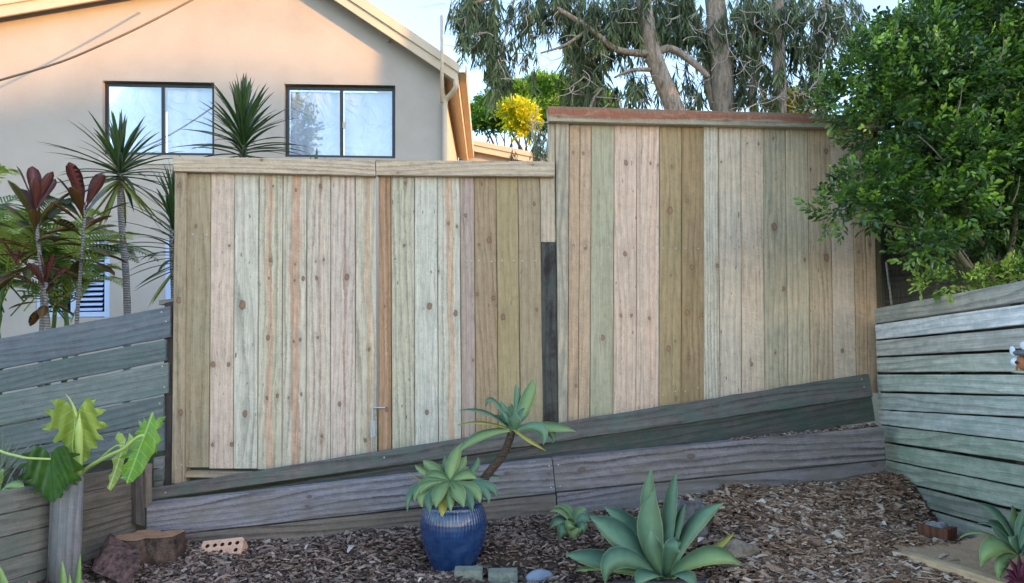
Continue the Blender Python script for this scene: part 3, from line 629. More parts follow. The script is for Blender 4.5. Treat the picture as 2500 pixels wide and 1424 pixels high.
v, f = tube([Vector((rp.x, rp.y, bz)), Vector((rp.x, rp.y, (bz + tz) / 2)), Vector((rp.x, rp.y, tz - .006)), Vector((rp.x, rp.y, tz))], [.072, .072, .071, .067], 20)
uvp_ = [(math.atan2(p.y - rp.y, p.x - rp.x) * .07, p.z - .5) for p in v]
mesh('round_post', v, f, wx(36, (118, 126, 130), (98, 108, 114), (76, 82, 86), (86, 96, 96), .6), lw, uv=uvp_, smooth=True)
plank('stub_post', LOW.on(333, 1280, .03), LOW.on(356, 1285, .03), LOW.on(331, 1132, .03), LOW.on(352, 1134, .03), .06, wx(37, (92, 88, 80), (76, 72, 66), (54, 50, 46), (60, 58, 52), .6), lw, LOW.n, segs=4, jit=.003)
plank('stub_post', LOW.on(358, 1240, .05), LOW.on(372, 1236, .05), LOW.on(355, 1133, .05), LOW.on(373, 1132, .05), .05, wx(38, (124, 112, 98), (104, 92, 80), (74, 66, 58), (84, 76, 66), .6), lw, LOW.n, segs=4, jit=.002)

# ================================================================== weathered board wall on the right
rwf = thing('board_wall', 'pale green-grey weathered board wall running towards the viewer on the right', 'fence', RGT.on(2300, 1250))
RBO = [((2134, 754), (2500, 685), (2500, 736), (2137, 790)), ((2136, 793), (2500, 743), (2500, 793), (2139, 829)), ((2138, 833), (2500, 801), (2500, 851), (2140, 870)),
       ((2140, 874), (2500, 859), (2500, 908), (2142, 909)), ((2141, 915), (2500, 915), (2500, 964), (2143, 955)), ((2142, 960), (2500, 969), (2500, 1018), (2145, 1000)),
       ((2144, 1002), (2500, 1023), (2500, 1077), (2146, 1036)), ((2146, 1039), (2500, 1081), (2500, 1128), (2160, 1078)), ((2160, 1083), (2500, 1138), (2500, 1189), (2163, 1122)),
       ((2162, 1125), (2500, 1194), (2500, 1247), (2164, 1168)), ((2166, 1172), (2500, 1256), (2500, 1308), (2170, 1215)), ((2170, 1219), (2500, 1314), (2500, 1372), (2175, 1270)), ((2175, 1274), (2500, 1378), (2500, 1440), (2180, 1330))]
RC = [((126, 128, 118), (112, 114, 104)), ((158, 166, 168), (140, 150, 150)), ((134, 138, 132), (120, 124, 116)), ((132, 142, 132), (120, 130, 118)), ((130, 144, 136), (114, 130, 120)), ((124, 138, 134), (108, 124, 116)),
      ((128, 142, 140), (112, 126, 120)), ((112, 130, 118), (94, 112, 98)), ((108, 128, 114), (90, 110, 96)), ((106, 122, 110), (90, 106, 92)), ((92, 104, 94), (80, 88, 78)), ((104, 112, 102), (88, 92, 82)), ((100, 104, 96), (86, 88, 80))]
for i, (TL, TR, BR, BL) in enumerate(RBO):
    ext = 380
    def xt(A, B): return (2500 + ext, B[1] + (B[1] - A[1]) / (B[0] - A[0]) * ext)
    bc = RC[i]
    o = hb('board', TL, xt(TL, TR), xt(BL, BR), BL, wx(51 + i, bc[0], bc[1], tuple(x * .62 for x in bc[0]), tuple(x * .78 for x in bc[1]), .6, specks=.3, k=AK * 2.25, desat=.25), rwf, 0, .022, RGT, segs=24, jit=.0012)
    if i < 8: screw(RGT.on(TL[0] + 3, (TL[1] + BL[1]) / 2, .0008), o, RGT.n)
def rpost(Y0, z0, z1, mat, name='post'):
    v, f = box_vf((2.447, Y0, z0), (2.52, Y0 + .08, z1)); mesh(name, v, f, mat, rwf, uv=[(a[0] * .5 + a[1] * .5, a[2]) for a in v])
pmr = wx(70, (70, 66, 58), (58, 56, 50), (40, 38, 34), (48, 46, 42), .6)
v, f = box_vf((2.535, 2.6, -.1), (7, 5.12, 1.70)); tag(mesh('raised_bed', v, f, plain('bank_soil', (74, 62, 50), .95, scale=9, bump=.6)), kind='structure')
rpost(4.80, .2, 1.72, pmr); rpost(4.15, .2, 1.70, pmr); rpost(3.55, .2, 1.78, pmr); rpost(2.7, .2, 1.78, pmr)
# ================================================================== mulch bed
def Fd(px, py, off): p = FEN.on(px, py, off); return (p.x, p.y, p.z)
ctrl = [Fd(x, y, SO + .01) for x, y in ((300, 1330), (470, 1326), (700, 1322), (1000, 1291), (1350, 1264), (1500, 1252), (1700, 1214), (1800, 1192), (2000, 1186), (2160, 1164))]
ctrl += [tuple(at(x, y, Y)) for x, y, Y in ((120, 1450, 3.5), (250, 1424, 3.75), (700, 1424, 3.7), (1250, 1424, 3.68), (1600, 1424, 3.58), (1105, 1388, 3.9), (540, 1366, 4.02), (370, 1392, 3.9),
         (1450, 1310, 4.0), (1700, 1330, 3.85), (1850, 1390, 3.55), (1950, 1300, 3.95), (2100, 1250, 4.2), (2200, 1300, 4.0), (2150, 1424, 3.4), (1950, 1424, 3.4), (1850, 1235, 4.3), (2050, 1210, 4.4),
         (2205, 1410, 3.45), (2230, 1450, 3.3), (2260, 1490, 3.15), (2290, 1318, 3.98), (2320, 1310, 4.05), (1250, 1330, 3.95))]
ctrl = np.array(ctrl)
def bedz(x, y):
    x = np.asarray(x, float); y = np.asarray(y, float)
    d2 = (x[..., None] - ctrl[:, 0]) ** 2 + 1.3 * (y[..., None] - ctrl[:, 1]) ** 2 + 4e-4
    w = d2 ** -1.6
    z = (w * ctrl[:, 2]).sum(-1) / w.sum(-1)
    return z + .008 * np.sin(x * 9 + y * 4) * np.cos(y * 11 - x * 3)
NX, NY = 110, 44
X, Yg = np.meshgrid(np.linspace(-2.6, 2.44, NX), np.linspace(0, 1, NY))
yb_ = 4.6 + (X + 2.11) * .0922 - SO + .03
YY = 3.08 + (yb_ - 3.08) * Yg
Z = bedz(X, YY) + .006 * np.sin(X * 31 + 2) * np.sin(YY * 37)
Z[0] = -.02; Z[1] = np.minimum(Z[1], .28)
bv = np.stack([X, YY, Z], -1).reshape(-1, 3)
bf = [(j * NX + i, j * NX + i + 1, (j + 1) * NX + i + 1, (j + 1) * NX + i) for j in range(NY - 1) for i in range(NX - 1)]
t = NT('garden_soil'); g = t.n('TexCoord').outputs['Object']
sm_ = t.done(t.bsdf(t.mix(t.rng(t.noise(g, 24, 6, .7), .35, .65), L((52, 42, 36)), L((96, 80, 68))), .95, t.bump(t.noise(g, 90, 5, .7), .8, .02), .2))
tag(mesh('garden_bed', bv, bf, sm_, smooth=True, origin=(0, 0, 0)), kind='structure')
# bark chips
def chips(n, xr, xyfun, lmin, lmax, seed, dz=0.0):
    r = np.random.default_rng(seed)
    x, y = xyfun(r, n)
    if dz < .05:
        ed = 1.905 + (3.72 - y) * .48; ok = ~((x > ed - .01) & (y < 3.78)); x, y = x[ok], y[ok]; n = len(x)
    l = r.uniform(lmin, lmax, n) * r.choice([1, 1, 1, 1.7], n); w = l * r.uniform(.18, .5, n); h = r.uniform(.0015, .005, n)
    yaw = r.uniform(0, 2 * math.pi, n); pit = r.normal(0, .22, n); rol = r.normal(0, .35, n)
    cx, sx, cy_, sy_, cz, sz = np.cos(rol), np.sin(rol), np.cos(pit), np.sin(pit), np.cos(yaw), np.sin(yaw)
    ax = np.stack([cz * cy_, sz * cy_, -sy_], -1); ay = np.stack([cz * sy_ * sx - sz * cx, sz * sy_ * sx + cz * cx, cy_ * sx], -1); az = np.cross(ax, ay)
    c = np.stack([x, y, bedz(x, y) + h * .5 + r.uniform(.0, .016, n) + dz], -1)
    V = np.empty((n, 8, 3)); k = 0
    for sgz in (-1, 1):
        for (sgx, sgy) in ((-1, -1), (1, -1), (1, 1), (-1, 1)):
            tap = 1 + sgx * r.uniform(-.35, .35, n)
            V[:, k] = c + ax * (sgx * l / 2)[:, None] + ay * (sgy * w / 2 * tap)[:, None] + az * (sgz * h / 2)[:, None]; k += 1
    q = np.array([(4, 5, 6, 7), (0, 1, 5, 4), (1, 2, 6, 5), (2, 3, 7, 6), (3, 0, 4, 7)])
    F = (q[None] + (np.arange(n) * 8)[:, None, None]).reshape(-1, 4)
    tint = np.repeat(r.random(n), 8)
    return V.reshape(-1, 3), F, tint
def area_all(r, n):
    x = r.uniform(-2.35, 2.415, n); yb = 4.6 + (x + 2.11) * .0922 - SO + .01
    y = 3.25 + (yb - 3.25) * r.random(n) ** .85; return x, y
def area_right(r, n):
    x = r.normal(1.75, .42, n); x = np.where((x > 2.38) | (x < .7), r.uniform(1.1, 2.38, n), x); yb = 4.6 + (x + 2.11) * .0922 - SO + .01
    y = yb - (yb - 3.2) * r.random(n); return x, y
t = NT('bark_chips'); a = t.n('Attribute'); a.attribute_name = 'tint'; g = t.n('TexCoord').outputs['Object']
cc_ = t.ramp(a.outputs['Fac'], [(0, L((52, 38, 32))), (.25, L((110, 82, 66))), (.5, L((152, 116, 92))), (.78, L((188, 152, 124))), (.93, L((214, 186, 162))), (1, L((232, 218, 202)))])
old_ = t.ramp(a.outputs['Fac'], [(0, L((52, 40, 35))), (.25, L((102, 80, 70))), (.5, L((142, 114, 99))), (.78, L((178, 148, 130))), (1, L((228, 214, 204)))])
cc_ = t.mix(t.rng(t.math('ADD', t.sep(g)[0], t.math('MULTIPLY', t.noise(g, 3, 3), 1.2)), .9, 1.9), old_, cc_)
cm_ = t.done(t.bsdf(t.mix(t.rng(t.noise(g, 130, 3), .3, .7, 0, .45), cc_, L((70, 54, 44))), .85, t.bump(t.noise(g, 300, 2), .4, .003), .25))
v1, f1, t1 = chips(24000, None, area_all, .010, .032, 3)
v2, f2, t2 = chips(9000, None, area_right, .018, .05, 4, .004)
t1 = t1 * .86; 
tag(mesh('bark_mulch', np.vstack([v1, v2]), np.vstack([f1, f2 + len(v1)]), cm_, tint=np.concatenate([t1, np.minimum(1, t2 * .9 + .1)]), origin=(0, 0, .4)), 'loose brown bark chips covering the sloping garden bed', 'mulch', kind='stuff')
# chips caught on the ledge behind the top sleeper on the right
def ledge(r, n):
    px = r.uniform(1780, 2140, n); X_, Y_ = [], []
    for p in px:
        q = FEN.on(p, 1050, SO - .03 - r.uniform(0, .11)); X_.append(q.x); Y_.append(q.y)
    return np.array(X_), np.array(Y_)
_bz = bedz
def bedz(x, y):                                   # top of the sleeper run
    out = []
    for a_, b_ in zip(x, y):
        px = 1250 + a_ / b_ * FPX
        out.append(FEN.on(px, 1121 - (px - 1347) * .0964, SO).z - .012 + max(0, (px - 1950) / 200) * .012)
    return np.array(out)
v3, f3, t3 = chips(900, None, ledge, .012, .03, 9)
tag(mesh('ledge_mulch', v3, f3, cm_, tint=t3, origin=(1.5, 4.6, .9)), 'strip of bark chips lying on top of the sleeper wall', 'mulch', kind='stuff')
bedz = _bz
def gp_(px, py, Y=None):                           # point of the bed under a picture position
    d = ray(px, py); lo, hi = 2.8, 5.0
    for k in range(40):
        m = (lo + hi) / 2; p = EYE + d * (m / d.y)
        if p.z > float(bedz(p.x, p.y)): lo = m
        else: hi = m
    return EYE + d * (lo / d.y)

# ---- sandy patch, timber edging
sx_, sy_ = np.meshgrid(np.linspace(0, 1, 26), np.linspace(3.12, 3.80, 30))
ex_ = 1.93 + (3.72 - sy_) * .48; sx_ = ex_ + sx_ * (2.415 - ex_)
wgt = np.clip(1 - ((sx_ - 2.32) / .36) ** 2 - ((sy_ - 3.5) / .36) ** 2, -.25, 1)
szz = np.maximum(bedz(sx_, sy_) + .012, .505) + .02 * wgt + .05 * np.clip((sx_ - 2.25) / .15, 0, 1) + .004 * np.sin(sx_ * 60) * np.cos(sy_ * 47)
t = NT('sand'); g = t.n('TexCoord').outputs['Object']
sdm = t.done(t.bsdf(t.mix(t.rng(t.noise(g, 60, 6, .7), .3, .7), L((196, 160, 128)), L((160, 132, 108))), .95, t.bump(t.noise(g, 160, 4, .7), .7, .01), .2))
tag(mesh('sand_patch', np.stack([sx_, sy_, szz], -1).reshape(-1, 3), [(j * 26 + i, j * 26 + i + 1, (j + 1) * 26 + i + 1, (j + 1) * 26 + i) for j in range(29) for i in range(25)], sdm, smooth=True, origin=(0, 0, 0)), kind='structure')
em = wood('pale_edging', (196, 170, 128), dark=(160, 130, 92), tone=(186, 162, 122), seed=81, ring=20)
top_e = [at(2178, 1346, 3.72), at(2225, 1356, 3.62), at(2290, 1374, 3.5), at(2370, 1398, 3.36), at(2480, 1432, 3.18)]
vv, uu, ff = [], [], []; s_ = 0
for i, p in enumerate(top_e):
    d = (top_e[min(i + 1, 4)] - top_e[max(i - 1, 0)]).normalized(); nn = Vector((d.y, -d.x, 0)).normalized()
    if nn.y > 0: nn = -nn
    if i: s_ += (p - top_e[i - 1]).length
    for q, u_ in ((p - Vector((0, 0, .28)), -.14), (p, .0), (p - nn * .05 + Vector((0, 0, .002)), .05), (p - nn * .05 - Vector((0, 0, .28)), .2)): vv.append(q); uu.append((u_, s_))
for i in range(4):
    for j in range(4): ff.append((i * 4 + j, i * 4 + (j + 1) % 4, i * 4 + 4 + (j + 1) % 4, i * 4 + 4 + j))
ff += [(0, 1, 2, 3), (19, 18, 17, 16)]
tag(mesh('edging_sleeper', vv, ff, em, uv=uu), 'pale new timber edging curving round the sandy corner at bottom right', 'garden edging')
pl_ = Plane((0, 3.42), (1, 0))
o_ = hb('edging_board', (1500, 1425), (1975, 1415), (1975, 1470), (1500, 1480), wx(82, (86, 88, 92), (72, 74, 78), (50, 52, 54), (60, 62, 64), .6), None, 0, .05, pl_, segs=12)
tag(o_, 'dark grey timber edging at the bottom, behind nothing, below the large agave', 'garden edging'); o_['label'] = 'dark grey timber edging board under the large agave at the bottom'

# ================================================================== stones, stumps, brick, blocks
def blob(name, c, r, mat, seed, rough=.12, rot=0, flat=0, seg=20, parent=None, freq=2.2):
    rr = random.Random(seed); ph = [rr.uniform(0, 6.28) for _ in range(9)]
    vv, ff = [], []; M = seg // 2
    for j in range(M + 1):
        th = math.pi * j / M
        for i in range(seg):
            a = 2 * math.pi * i / seg
            n = Vector((math.sin(th) * math.cos(a), math.sin(th) * math.sin(a), math.cos(th)))
            k = 1 + rough * (math.sin(n.x * freq * 1.7 + ph[0]) * math.sin(n.y * freq * 2 + ph[1]) + .6 * math.sin(n.z * freq * 3 + ph[2] + n.x * 3) + .4 * math.sin(n.y * freq * 4.3 + ph[3] + n.z * 2))
            p = Vector((n.x * r[0] * k, n.y * r[1] * k, n.z * r[2] * k))
            p = Matrix.Rotation(rot, 3, 'Z') @ p
            vv.append(Vector(c) + p)
    for j in range(M):
        for i in range(seg): ff.append((j * seg + i, (j + 1) * seg + i, (j + 1) * seg + (i + 1) % seg, j * seg + (i + 1) % seg))
    return mesh(name, vv, ff, mat, parent, smooth=True)
def stone(name, c1, c2, sc=14, b=.8):
    t = NT(name); g = t.n('TexCoord').outputs['Object']; n1 = t.noise(g, sc, 6, .7)
    return t.done(t.bsdf(t.mix(t.rng(n1, .35, .65), L(c1), L(c2)), .9, t.bump(n1, b, .02), .25))
tag(blob('river_pebble', gp_(1318, 1416) + Vector((0, 0, .012)), (.074, .045, .036), stone('blue_pebble', (146, 154, 168), (124, 132, 146), 9, .1), 4, .05, R(14)), 'smooth blue-grey oval pebble at the bottom beside two small blocks', 'pebble')
tag(blob('rock', gp_(1805, 1366) + Vector((0, .03, .03)), (.095, .07, .055), stone('tan_rock', (158, 142, 124), (116, 102, 88), 22, 1), 7, .16, .3), 'rough tan rock beside the drooping leaf of the large agave', 'rock')
tag(blob('rock', gp_(1700, 1315) + Vector((0, .06, .07)), (.125, .09, .12), stone('grey_rock', (132, 124, 122), (78, 70, 66), 16, 1), 12, .24, .7, seg=26), 'dark grey weathered rock behind the large agave', 'rock')
tag(blob('rock', gp_(2010, 1247) + Vector((0, 0, .0)), (.03, .03, .016), stone('teal_stone', (104, 120, 118), (84, 98, 96), 30), 15, .2), 'small teal-grey stone lying in the mulch on the right', 'rock')
for (a, b, c, d, lab) in ((1109, 1395, 1177, 1460, 'left one of two small green-grey blocks in front of the blue pot'), (1192, 1400, 1263, 1462, 'right one of two small green-grey blocks, next to the pebble')):
    Yb = 3.66
    A, B, C, D = at(a, b, Yb), at(c, b - 1, Yb), at(c + 2, d, Yb), at(a, d, Yb)
    v = [A, B, C, D] + [p + Vector((0, .07, .004)) for p in (A, B, C, D)]
    tag(mesh('paver_block', v, [(0, 3, 2, 1), (4, 5, 6, 7), (0, 1, 5, 4), (1, 2, 6, 5), (2, 3, 7, 6), (3, 0, 4, 7)], stone('mossy_block_%d' % a, (146, 148, 134), (112, 116, 104), 30, .3)), lab, 'block', 'small blocks in front of the pot')
# brick with ten holes
BR = stone('salmon_brick', (220, 176, 150), (194, 146, 120), 30, .4); BH = plain('brick_hole', (70, 40, 28), .9)
bt = thing('brick', 'salmon brick with ten round holes leaning by the sleeper wall', 'brick', gp_(540, 1362))
bc = (at(490.5, 1325, 4.1) + at(591, 1351, 4.1)) / 2
bx_ = (at(590, 1330, 4.1) - at(490, 1341, 4.1)).normalized(); by_ = Vector((0, .72, .70)); by_ = (by_ - bx_ * by_.dot(bx_)).normalized(); bn_ = bx_.cross(by_)
if bn_.y > 0: bn_ = -bn_
hw, hh = .115, .054
rc_ = [(-hw, -hh), (hw - .006, -hh), (hw, -hh + .008), (hw, hh - .012), (hw - .012, hh), (-hw + .004, hh), (-hw, hh - .004)]
holes = [[(-.082 + i * .041 + .0115 * math.cos(k * math.pi / 5), (-.021 + j * .042) + .0118 * math.sin(k * math.pi / 5)) for k in range(10)] for j in range(2) for i in range(5)]
allp = [p for lp in [rc_] + holes for p in lp]
tri = geometry.tessellate_polygon([[Vector((x, y, 0)) for x, y in lp] for lp in [rc_] + holes])
w3 = lambda x, y, z: bc + bx_ * x + by_ * y + bn_ * z
v = [w3(x, y, 0) for x, y in allp] + [w3(x, y, -.076) for x, y in rc_]
f = [tuple(q) for q in tri]; n0 = len(allp)
f += [(i, (i + 1) % 7, n0 + (i + 1) % 7, n0 + i) for i in range(7)] + [tuple(n0 + i for i in range(7))]
mesh('body', v, f, BR, bt)
for k_, lp in enumerate(holes):
    v = [w3(x, y, -.0005) for x, y in lp] + [w3(x, y, -.03 if k_ != 3 else -.006) for x, y in lp]
    mesh('hole', v, [(i, (i + 1) % 10, 10 + (i + 1) % 10, 10 + i) for i in range(10)] + [tuple(range(10, 20))], BH if k_ != 3 else BR, bt)
# wood offcut under the brick
_oc = plank('timber_offcut', gp_(520, 1376), gp_(530, 1364), gp_(552, 1378) + Vector((0, 0, .02)), gp_(556, 1362) + Vector((0, 0, .02)), .02, wx(83, (128, 116, 100)), None, Vector((0, -.4, .9)).normalized())[0]
tag(_oc, 'small grey timber offcut lying under the brick', 'offcut')
# sawn tree stump
t = NT('stump_cut'); g = t.n('TexCoord').outputs['Object']
CUT = t.done(t.bsdf(t.mix(t.rng(t.noise(g, 18, 5, .7), .35, .65), L((186, 138, 106)), L((150, 112, 88))), .9, t.bump(t.noise(g, 60, 4), .6, .01), .2))
t = NT('stump_bark'); g = t.n('TexCoord').outputs['Object']; n1 = t.noise(g, 16, 6, .7)
BARKD = t.done(t.bsdf(t.mix(t.rng(n1, .35, .65), L((50, 40, 36)), L((116, 94, 82))), .95, t.bump(n1, 1, .03), .2))
zt = at(370, 1307, 4.02).z
def onz(px, py, z): d = ray(px, py); return EYE + d * ((z - EYE.z) / d.z)
pol = [(540, 380), (620, 352), (800, 328), (850, 298), (1000, 288), (1140, 292), (1165, 318), (1300, 294), (1480, 290), (1470, 312), (1310, 388), (1100, 408), (960, 404), (850, 438), (700, 440), (600, 420)]
tpz = [onz(180 + x / 5.435, 1240 + y / 5.435, zt) for x, y in pol]
st_ = thing('tree_stump', 'old sawn tree stump with pale cut top by the left wall', 'stump', (tpz[0].x + .2, tpz[0].y, .3))
mesh('cut_top', tpz, [tuple(range(len(tpz)))], CUT, st_)
cx_ = sum(tpz, Vector()) / len(tpz); v, f = [], []; rr = random.Random(3)
for k in range(6):
    for p in tpz:
        e_ = 1 + .03 * k + (rr.uniform(-.05, .06) if k else 0); q = cx_ + (p - cx_) * e_; v.append(Vector((q.x, q.y, zt - .003 - k * .045)))
m_ = len(tpz); f = [(k * m_ + i, k * m_ + (i + 1) % m_, (k + 1) * m_ + (i + 1) % m_, (k + 1) * m_ + i) for k in range(5) for i in range(m_)]
mesh('bark', v, f, BARKD, st_)
# fallen log chunk
LOGM = stone('red_brown_log', (136, 102, 92), (50, 36, 34), 26, 1)
lq = [at(262, 1327, 3.82), at(343, 1377, 3.7), at(312, 1432, 3.62), at(226, 1394, 3.7)]
bk = Vector((-.06, .13, .02)); v = []; 
for q in (lq, [p + bk for p in lq]):
    for i in range(4):
        for s in range(4): v.append(q[i].lerp(q[(i + 1) % 4], s / 4) + Vector((rr.uniform(-.006, .006), rr.uniform(-.006, .006), rr.uniform(-.006, .006))))
f = [tuple(range(15, -1, -1)), tuple(range(16, 32))] + [(i, (i + 1) % 16, 16 + (i + 1) % 16, 16 + i) for i in range(16)]
tag(mesh('log_chunk', v, f, LOGM), 'broken red-brown log chunk lying against the stump', 'log')
# rusty red timber remnant with concrete lump
REDT = wood('rotten_red_timber', (124, 76, 54), dark=(78, 44, 30), tone=(104, 62, 44), seed=91, ring=30, ringamt=.8)
rt = thing('rotten_stake', 'rotten red-brown timber stake stub with concrete footing near the right wall', 'stake', gp_(2290, 1335))
Yt = 3.9
plank('front_board', at(2246, 1322, Yt), at(2310, 1330, Yt - .04), at(2243, 1278, Yt), at(2309, 1296, Yt - .04), .03, REDT, rt, Vector((-.1, -1, 0)).normalized(), segs=3, jit=.004)
plank('side_board', at(2312, 1342, Yt - .05), at(2334, 1332, Yt + .03), at(2314, 1293, Yt - .05), at(2338, 1287, Yt + .03), .03, REDT, rt, Vector((.6, -.8, 0)).normalized(), segs=3, jit=.004)
CONC = stone('crumbled_concrete', (168, 164, 166), (122, 116, 116), 26, 1)
blob('concrete_lump', at(2276, 1338, Yt - .04), (.07, .045, .05), CONC, 21, .2, 0, parent=rt); blob('concrete_lump', at(2290, 1290, Yt + .05), (.06, .05, .03), CONC, 22, .2, 0, parent=rt)

# dry fallen leaves on the mulch
r = np.random.default_rng(77); n = 90
x = r.uniform(-2.0, 2.2, n); y = 3.5 + (4.6 + (x + 2.11) * .0922 - SO - .05 - 3.5) * r.random(n); yaw = r.uniform(0, 6.28, n)
lv, lf_, lt_ = [], [], []
for i in range(n):
    c = Vector((x[i], y[i], float(bedz(x[i], y[i])) + .018)); d = Vector((math.cos(yaw[i]), math.sin(yaw[i]), r.uniform(-.1, .25))).normalized(); S_ = d.cross(Vector((0, 0, 1))).normalized(); ln_ = r.uniform(.05, .11); b = len(lv)
    for k in range(5):
        q = c + d * (ln_ * (k / 4 - .5)) + Vector((0, 0, .010 * math.sin(k * .8))); w = ln_ * .11 * math.sin(math.pi * (.08 + .84 * k / 4)); lv += [q - S_ * w, q + S_ * w + Vector((0, 0, .004))]
    lf_ += [(b + 2 * k, b + 2 * k + 1, b + 2 * k + 3, b + 2 * k + 2) for k in range(4)]; lt_ += [r.uniform(.5, 1)] * 10
tag(mesh('leaf_litter', lv, lf_, cm_, tint=lt_, origin=(0, 0, .4)), 'scattered dry fallen leaves lying on the mulch', 'leaf litter', kind='stuff')
# ================================================================== leaves
def leafmat(name, c1, c2, rough=.45, trans=.25, edge=None, mid=None, var=.35, k=1.0, spec=.4):
    t = NT(name); u, v, _ = t.sep(t.n('UVMap').outputs[0]); oi = t.n('ObjectInfo').outputs['Random']; g = t.n('TexCoord').outputs['Object']
    no = t.rng(t.noise(g, 14, 3, .6), .3, .7)
    f = t.math('ADD', t.math('MULTIPLY', oi, 1 - var), t.math('MULTIPLY', no, var), clamp=True)
    c = t.mix(f, L(c1, k), L(c2, k))
    d = t.math('ABSOLUTE', t.math('SUBTRACT', u, .5))
    if edge: c = t.mix(t.rng(d, .44, .5, 0, .8), c, L(edge, k))
    if mid: c = t.mix(t.rng(d, .08, .0, 0, .7), c, L(mid, k))
    st = t.noise(t.xyz(t.math('MULTIPLY', u, 26), t.math('MULTIPLY', v, 1.2), oi), 1, 2)
    b = t.bsdf(c, rough, t.bump(st, .12, .004), spec)
    if trans:
        q = t.n('BsdfTranslucent'); t.set(q.inputs[0], c); m = t.n('MixShader'); m.inputs[0].default_value = trans
        t.t.links.new(b, m.inputs[1]); t.t.links.new(q.outputs[0], m.inputs[2]); return t.done(m.outputs[0])
    return t.done(b)
def prof_i(xs_, ys_): return lambda t: float(np.interp(t, xs_, ys_))
AGV = prof_i([0, .12, .32, .55, .75, .9, 1], [.55, .5, .8, 1, .78, .34, .015])
SWD = prof_i([0, .06, .3, .6, .85, 1], [.8, .75, 1, .85, .4, .02])
CRD = prof_i([0, .14, .28, .5, .72, .88, .96, 1], [.14, .13, .42, .85, 1, .78, .42, .06])
def leaf(name, p0, p1, p2, width, face, prof, mat, parent, nseg=9, fold=.22, thick=.004, twist=0.0):
    pts = bez(Vector(p0), Vector(p1), Vector(p2), nseg); v, uv, f = [], [], []
    face = Vector(face).normalized()
    for i, c in enumerate(pts):
        t_ = i / nseg; T = (pts[min(i + 1, nseg)] - pts[max(i - 1, 0)]).normalized()
        S = T.cross(face)
        if S.length < .05: S = T.cross(face + Vector((.3, .1, .2)))
        S.normalize(); Nn = S.cross(T).normalized()
        if twist: M_ = Matrix.Rotation(twist * t_, 3, T); S = M_ @ S; Nn = M_ @ Nn
        w = width / 2 * prof(t_)
        v += [c - S * w + Nn * (fold * w), c, c + S * w + Nn * (fold * w), c - Nn * (thick * (1 - .85 * t_))]
        uv += [(0, t_), (.5, t_), (1, t_), (.5, t_)]
    for i in range(nseg):
        for j in range(4): k = (j + 1) % 4; f.append((i * 4 + j, i * 4 + 4 + j, i * 4 + 4 + k, i * 4 + k))
    return mesh(name, v, f, mat, parent, uv, smooth=True)
# ---- agaves
AG = leafmat('agave_leaf', (82, 114, 88), (114, 146, 112), .42, .12, edge=(176, 194, 140), var=.45)
AGY = leafmat('agave_leaf_fresh', (112, 140, 92), (142, 164, 104), .42, .15, edge=(196, 200, 130), var=.5)
AGO = leafmat('agave_leaf_old', (158, 158, 72), (188, 172, 84), .55, .15, edge=(150, 110, 60), var=.5)
CAMF = Vector((0, -1, .45))
def agave(t_, base, Yb, specs, pxm):
    """specs: tip(px,py,dY), mid(px,py,dY), width px, face, material"""
    for (tx, ty, td, mx_, my, md, w, fc, mt) in specs:
        p0 = at(base[0] + (mx_ - base[0]) * .05, base[1], Yb + md * .1); p2 = at(tx, ty, Yb + td); pm = at(mx_, my, Yb + md)
        p1 = pm * 2 - (p0 + p2) / 2
        leaf('leaf', p0, p1, p2, w / FPX * (Yb + md), fc or CAMF, AGV, mt, t_, 10, .24, .008)
F0 = Vector((0, -1, .5)); FL = Vector((.75, -.6, .5)); FR = Vector((-.75, -.6, .5)); FU = Vector((0, -.35, 1)); FS = Vector((-1, -.25, .2)); FSL = Vector((1, -.25, .2))
a1 = thing('agave', 'large grey-green agave with broad pointed leaves at bottom centre', 'plant', gp_(1625, 1412))
agave(a1, (1626, 1412), 3.5, [
    (1592, 1143, .10, 1584, 1262, .10, 44, F0, AG), (1599, 1196, .02, 1586, 1300, .03, 66, F0, AG), (1652, 1155, .10, 1637, 1255, .09, 44, FR, AG),
    (1673, 1230, .06, 1652, 1300, .05, 30, FR, AG), (1766, 1230, .08, 1692, 1290, .06, 44, Vector((-.7, -.7, .15)), AG), (1440, 1262, .02, 1522, 1322, .02, 84, Vector((.5, -.8, .7)), AG),
    (1475, 1238, .14, 1545, 1302, .12, 66, Vector((.5, -.8, .6)), AG), (1380, 1354, .0, 1480, 1374, -.02, 58, Vector((.2, -.75, .9)), AG),
    (1477, 1424, -.16, 1512, 1362, -.12, 56, Vector((.2, -.9, .6)), AG), (1589, 1294, -.06, 1598, 1348, -.06, 44, F0, AG), (1664, 1330, -.1, 1640, 1342, -.12, 42, Vector((-.4, -.9, .3)), AG),
    (1808, 1381, -.04, 1728, 1360, -.04, 58, Vector((-.1, -.7, 1)), AGY), (1794, 1300, .1, 1736, 1348, .1, 24, Vector((-.2, -.6, 1)), AGO), (1553, 1430, -.22, 1582, 1404, -.16, 50, FU, AG),
    (1402, 1395, -.04, 1500, 1388, -.03, 34, FU, AGY), (1700, 1435, -.2, 1668, 1405, -.14, 46, FU, AG)], 1)
a2 = thing('agave', 'small light green agave rosette against the sleeper joint', 'plant', gp_(1403, 1300))
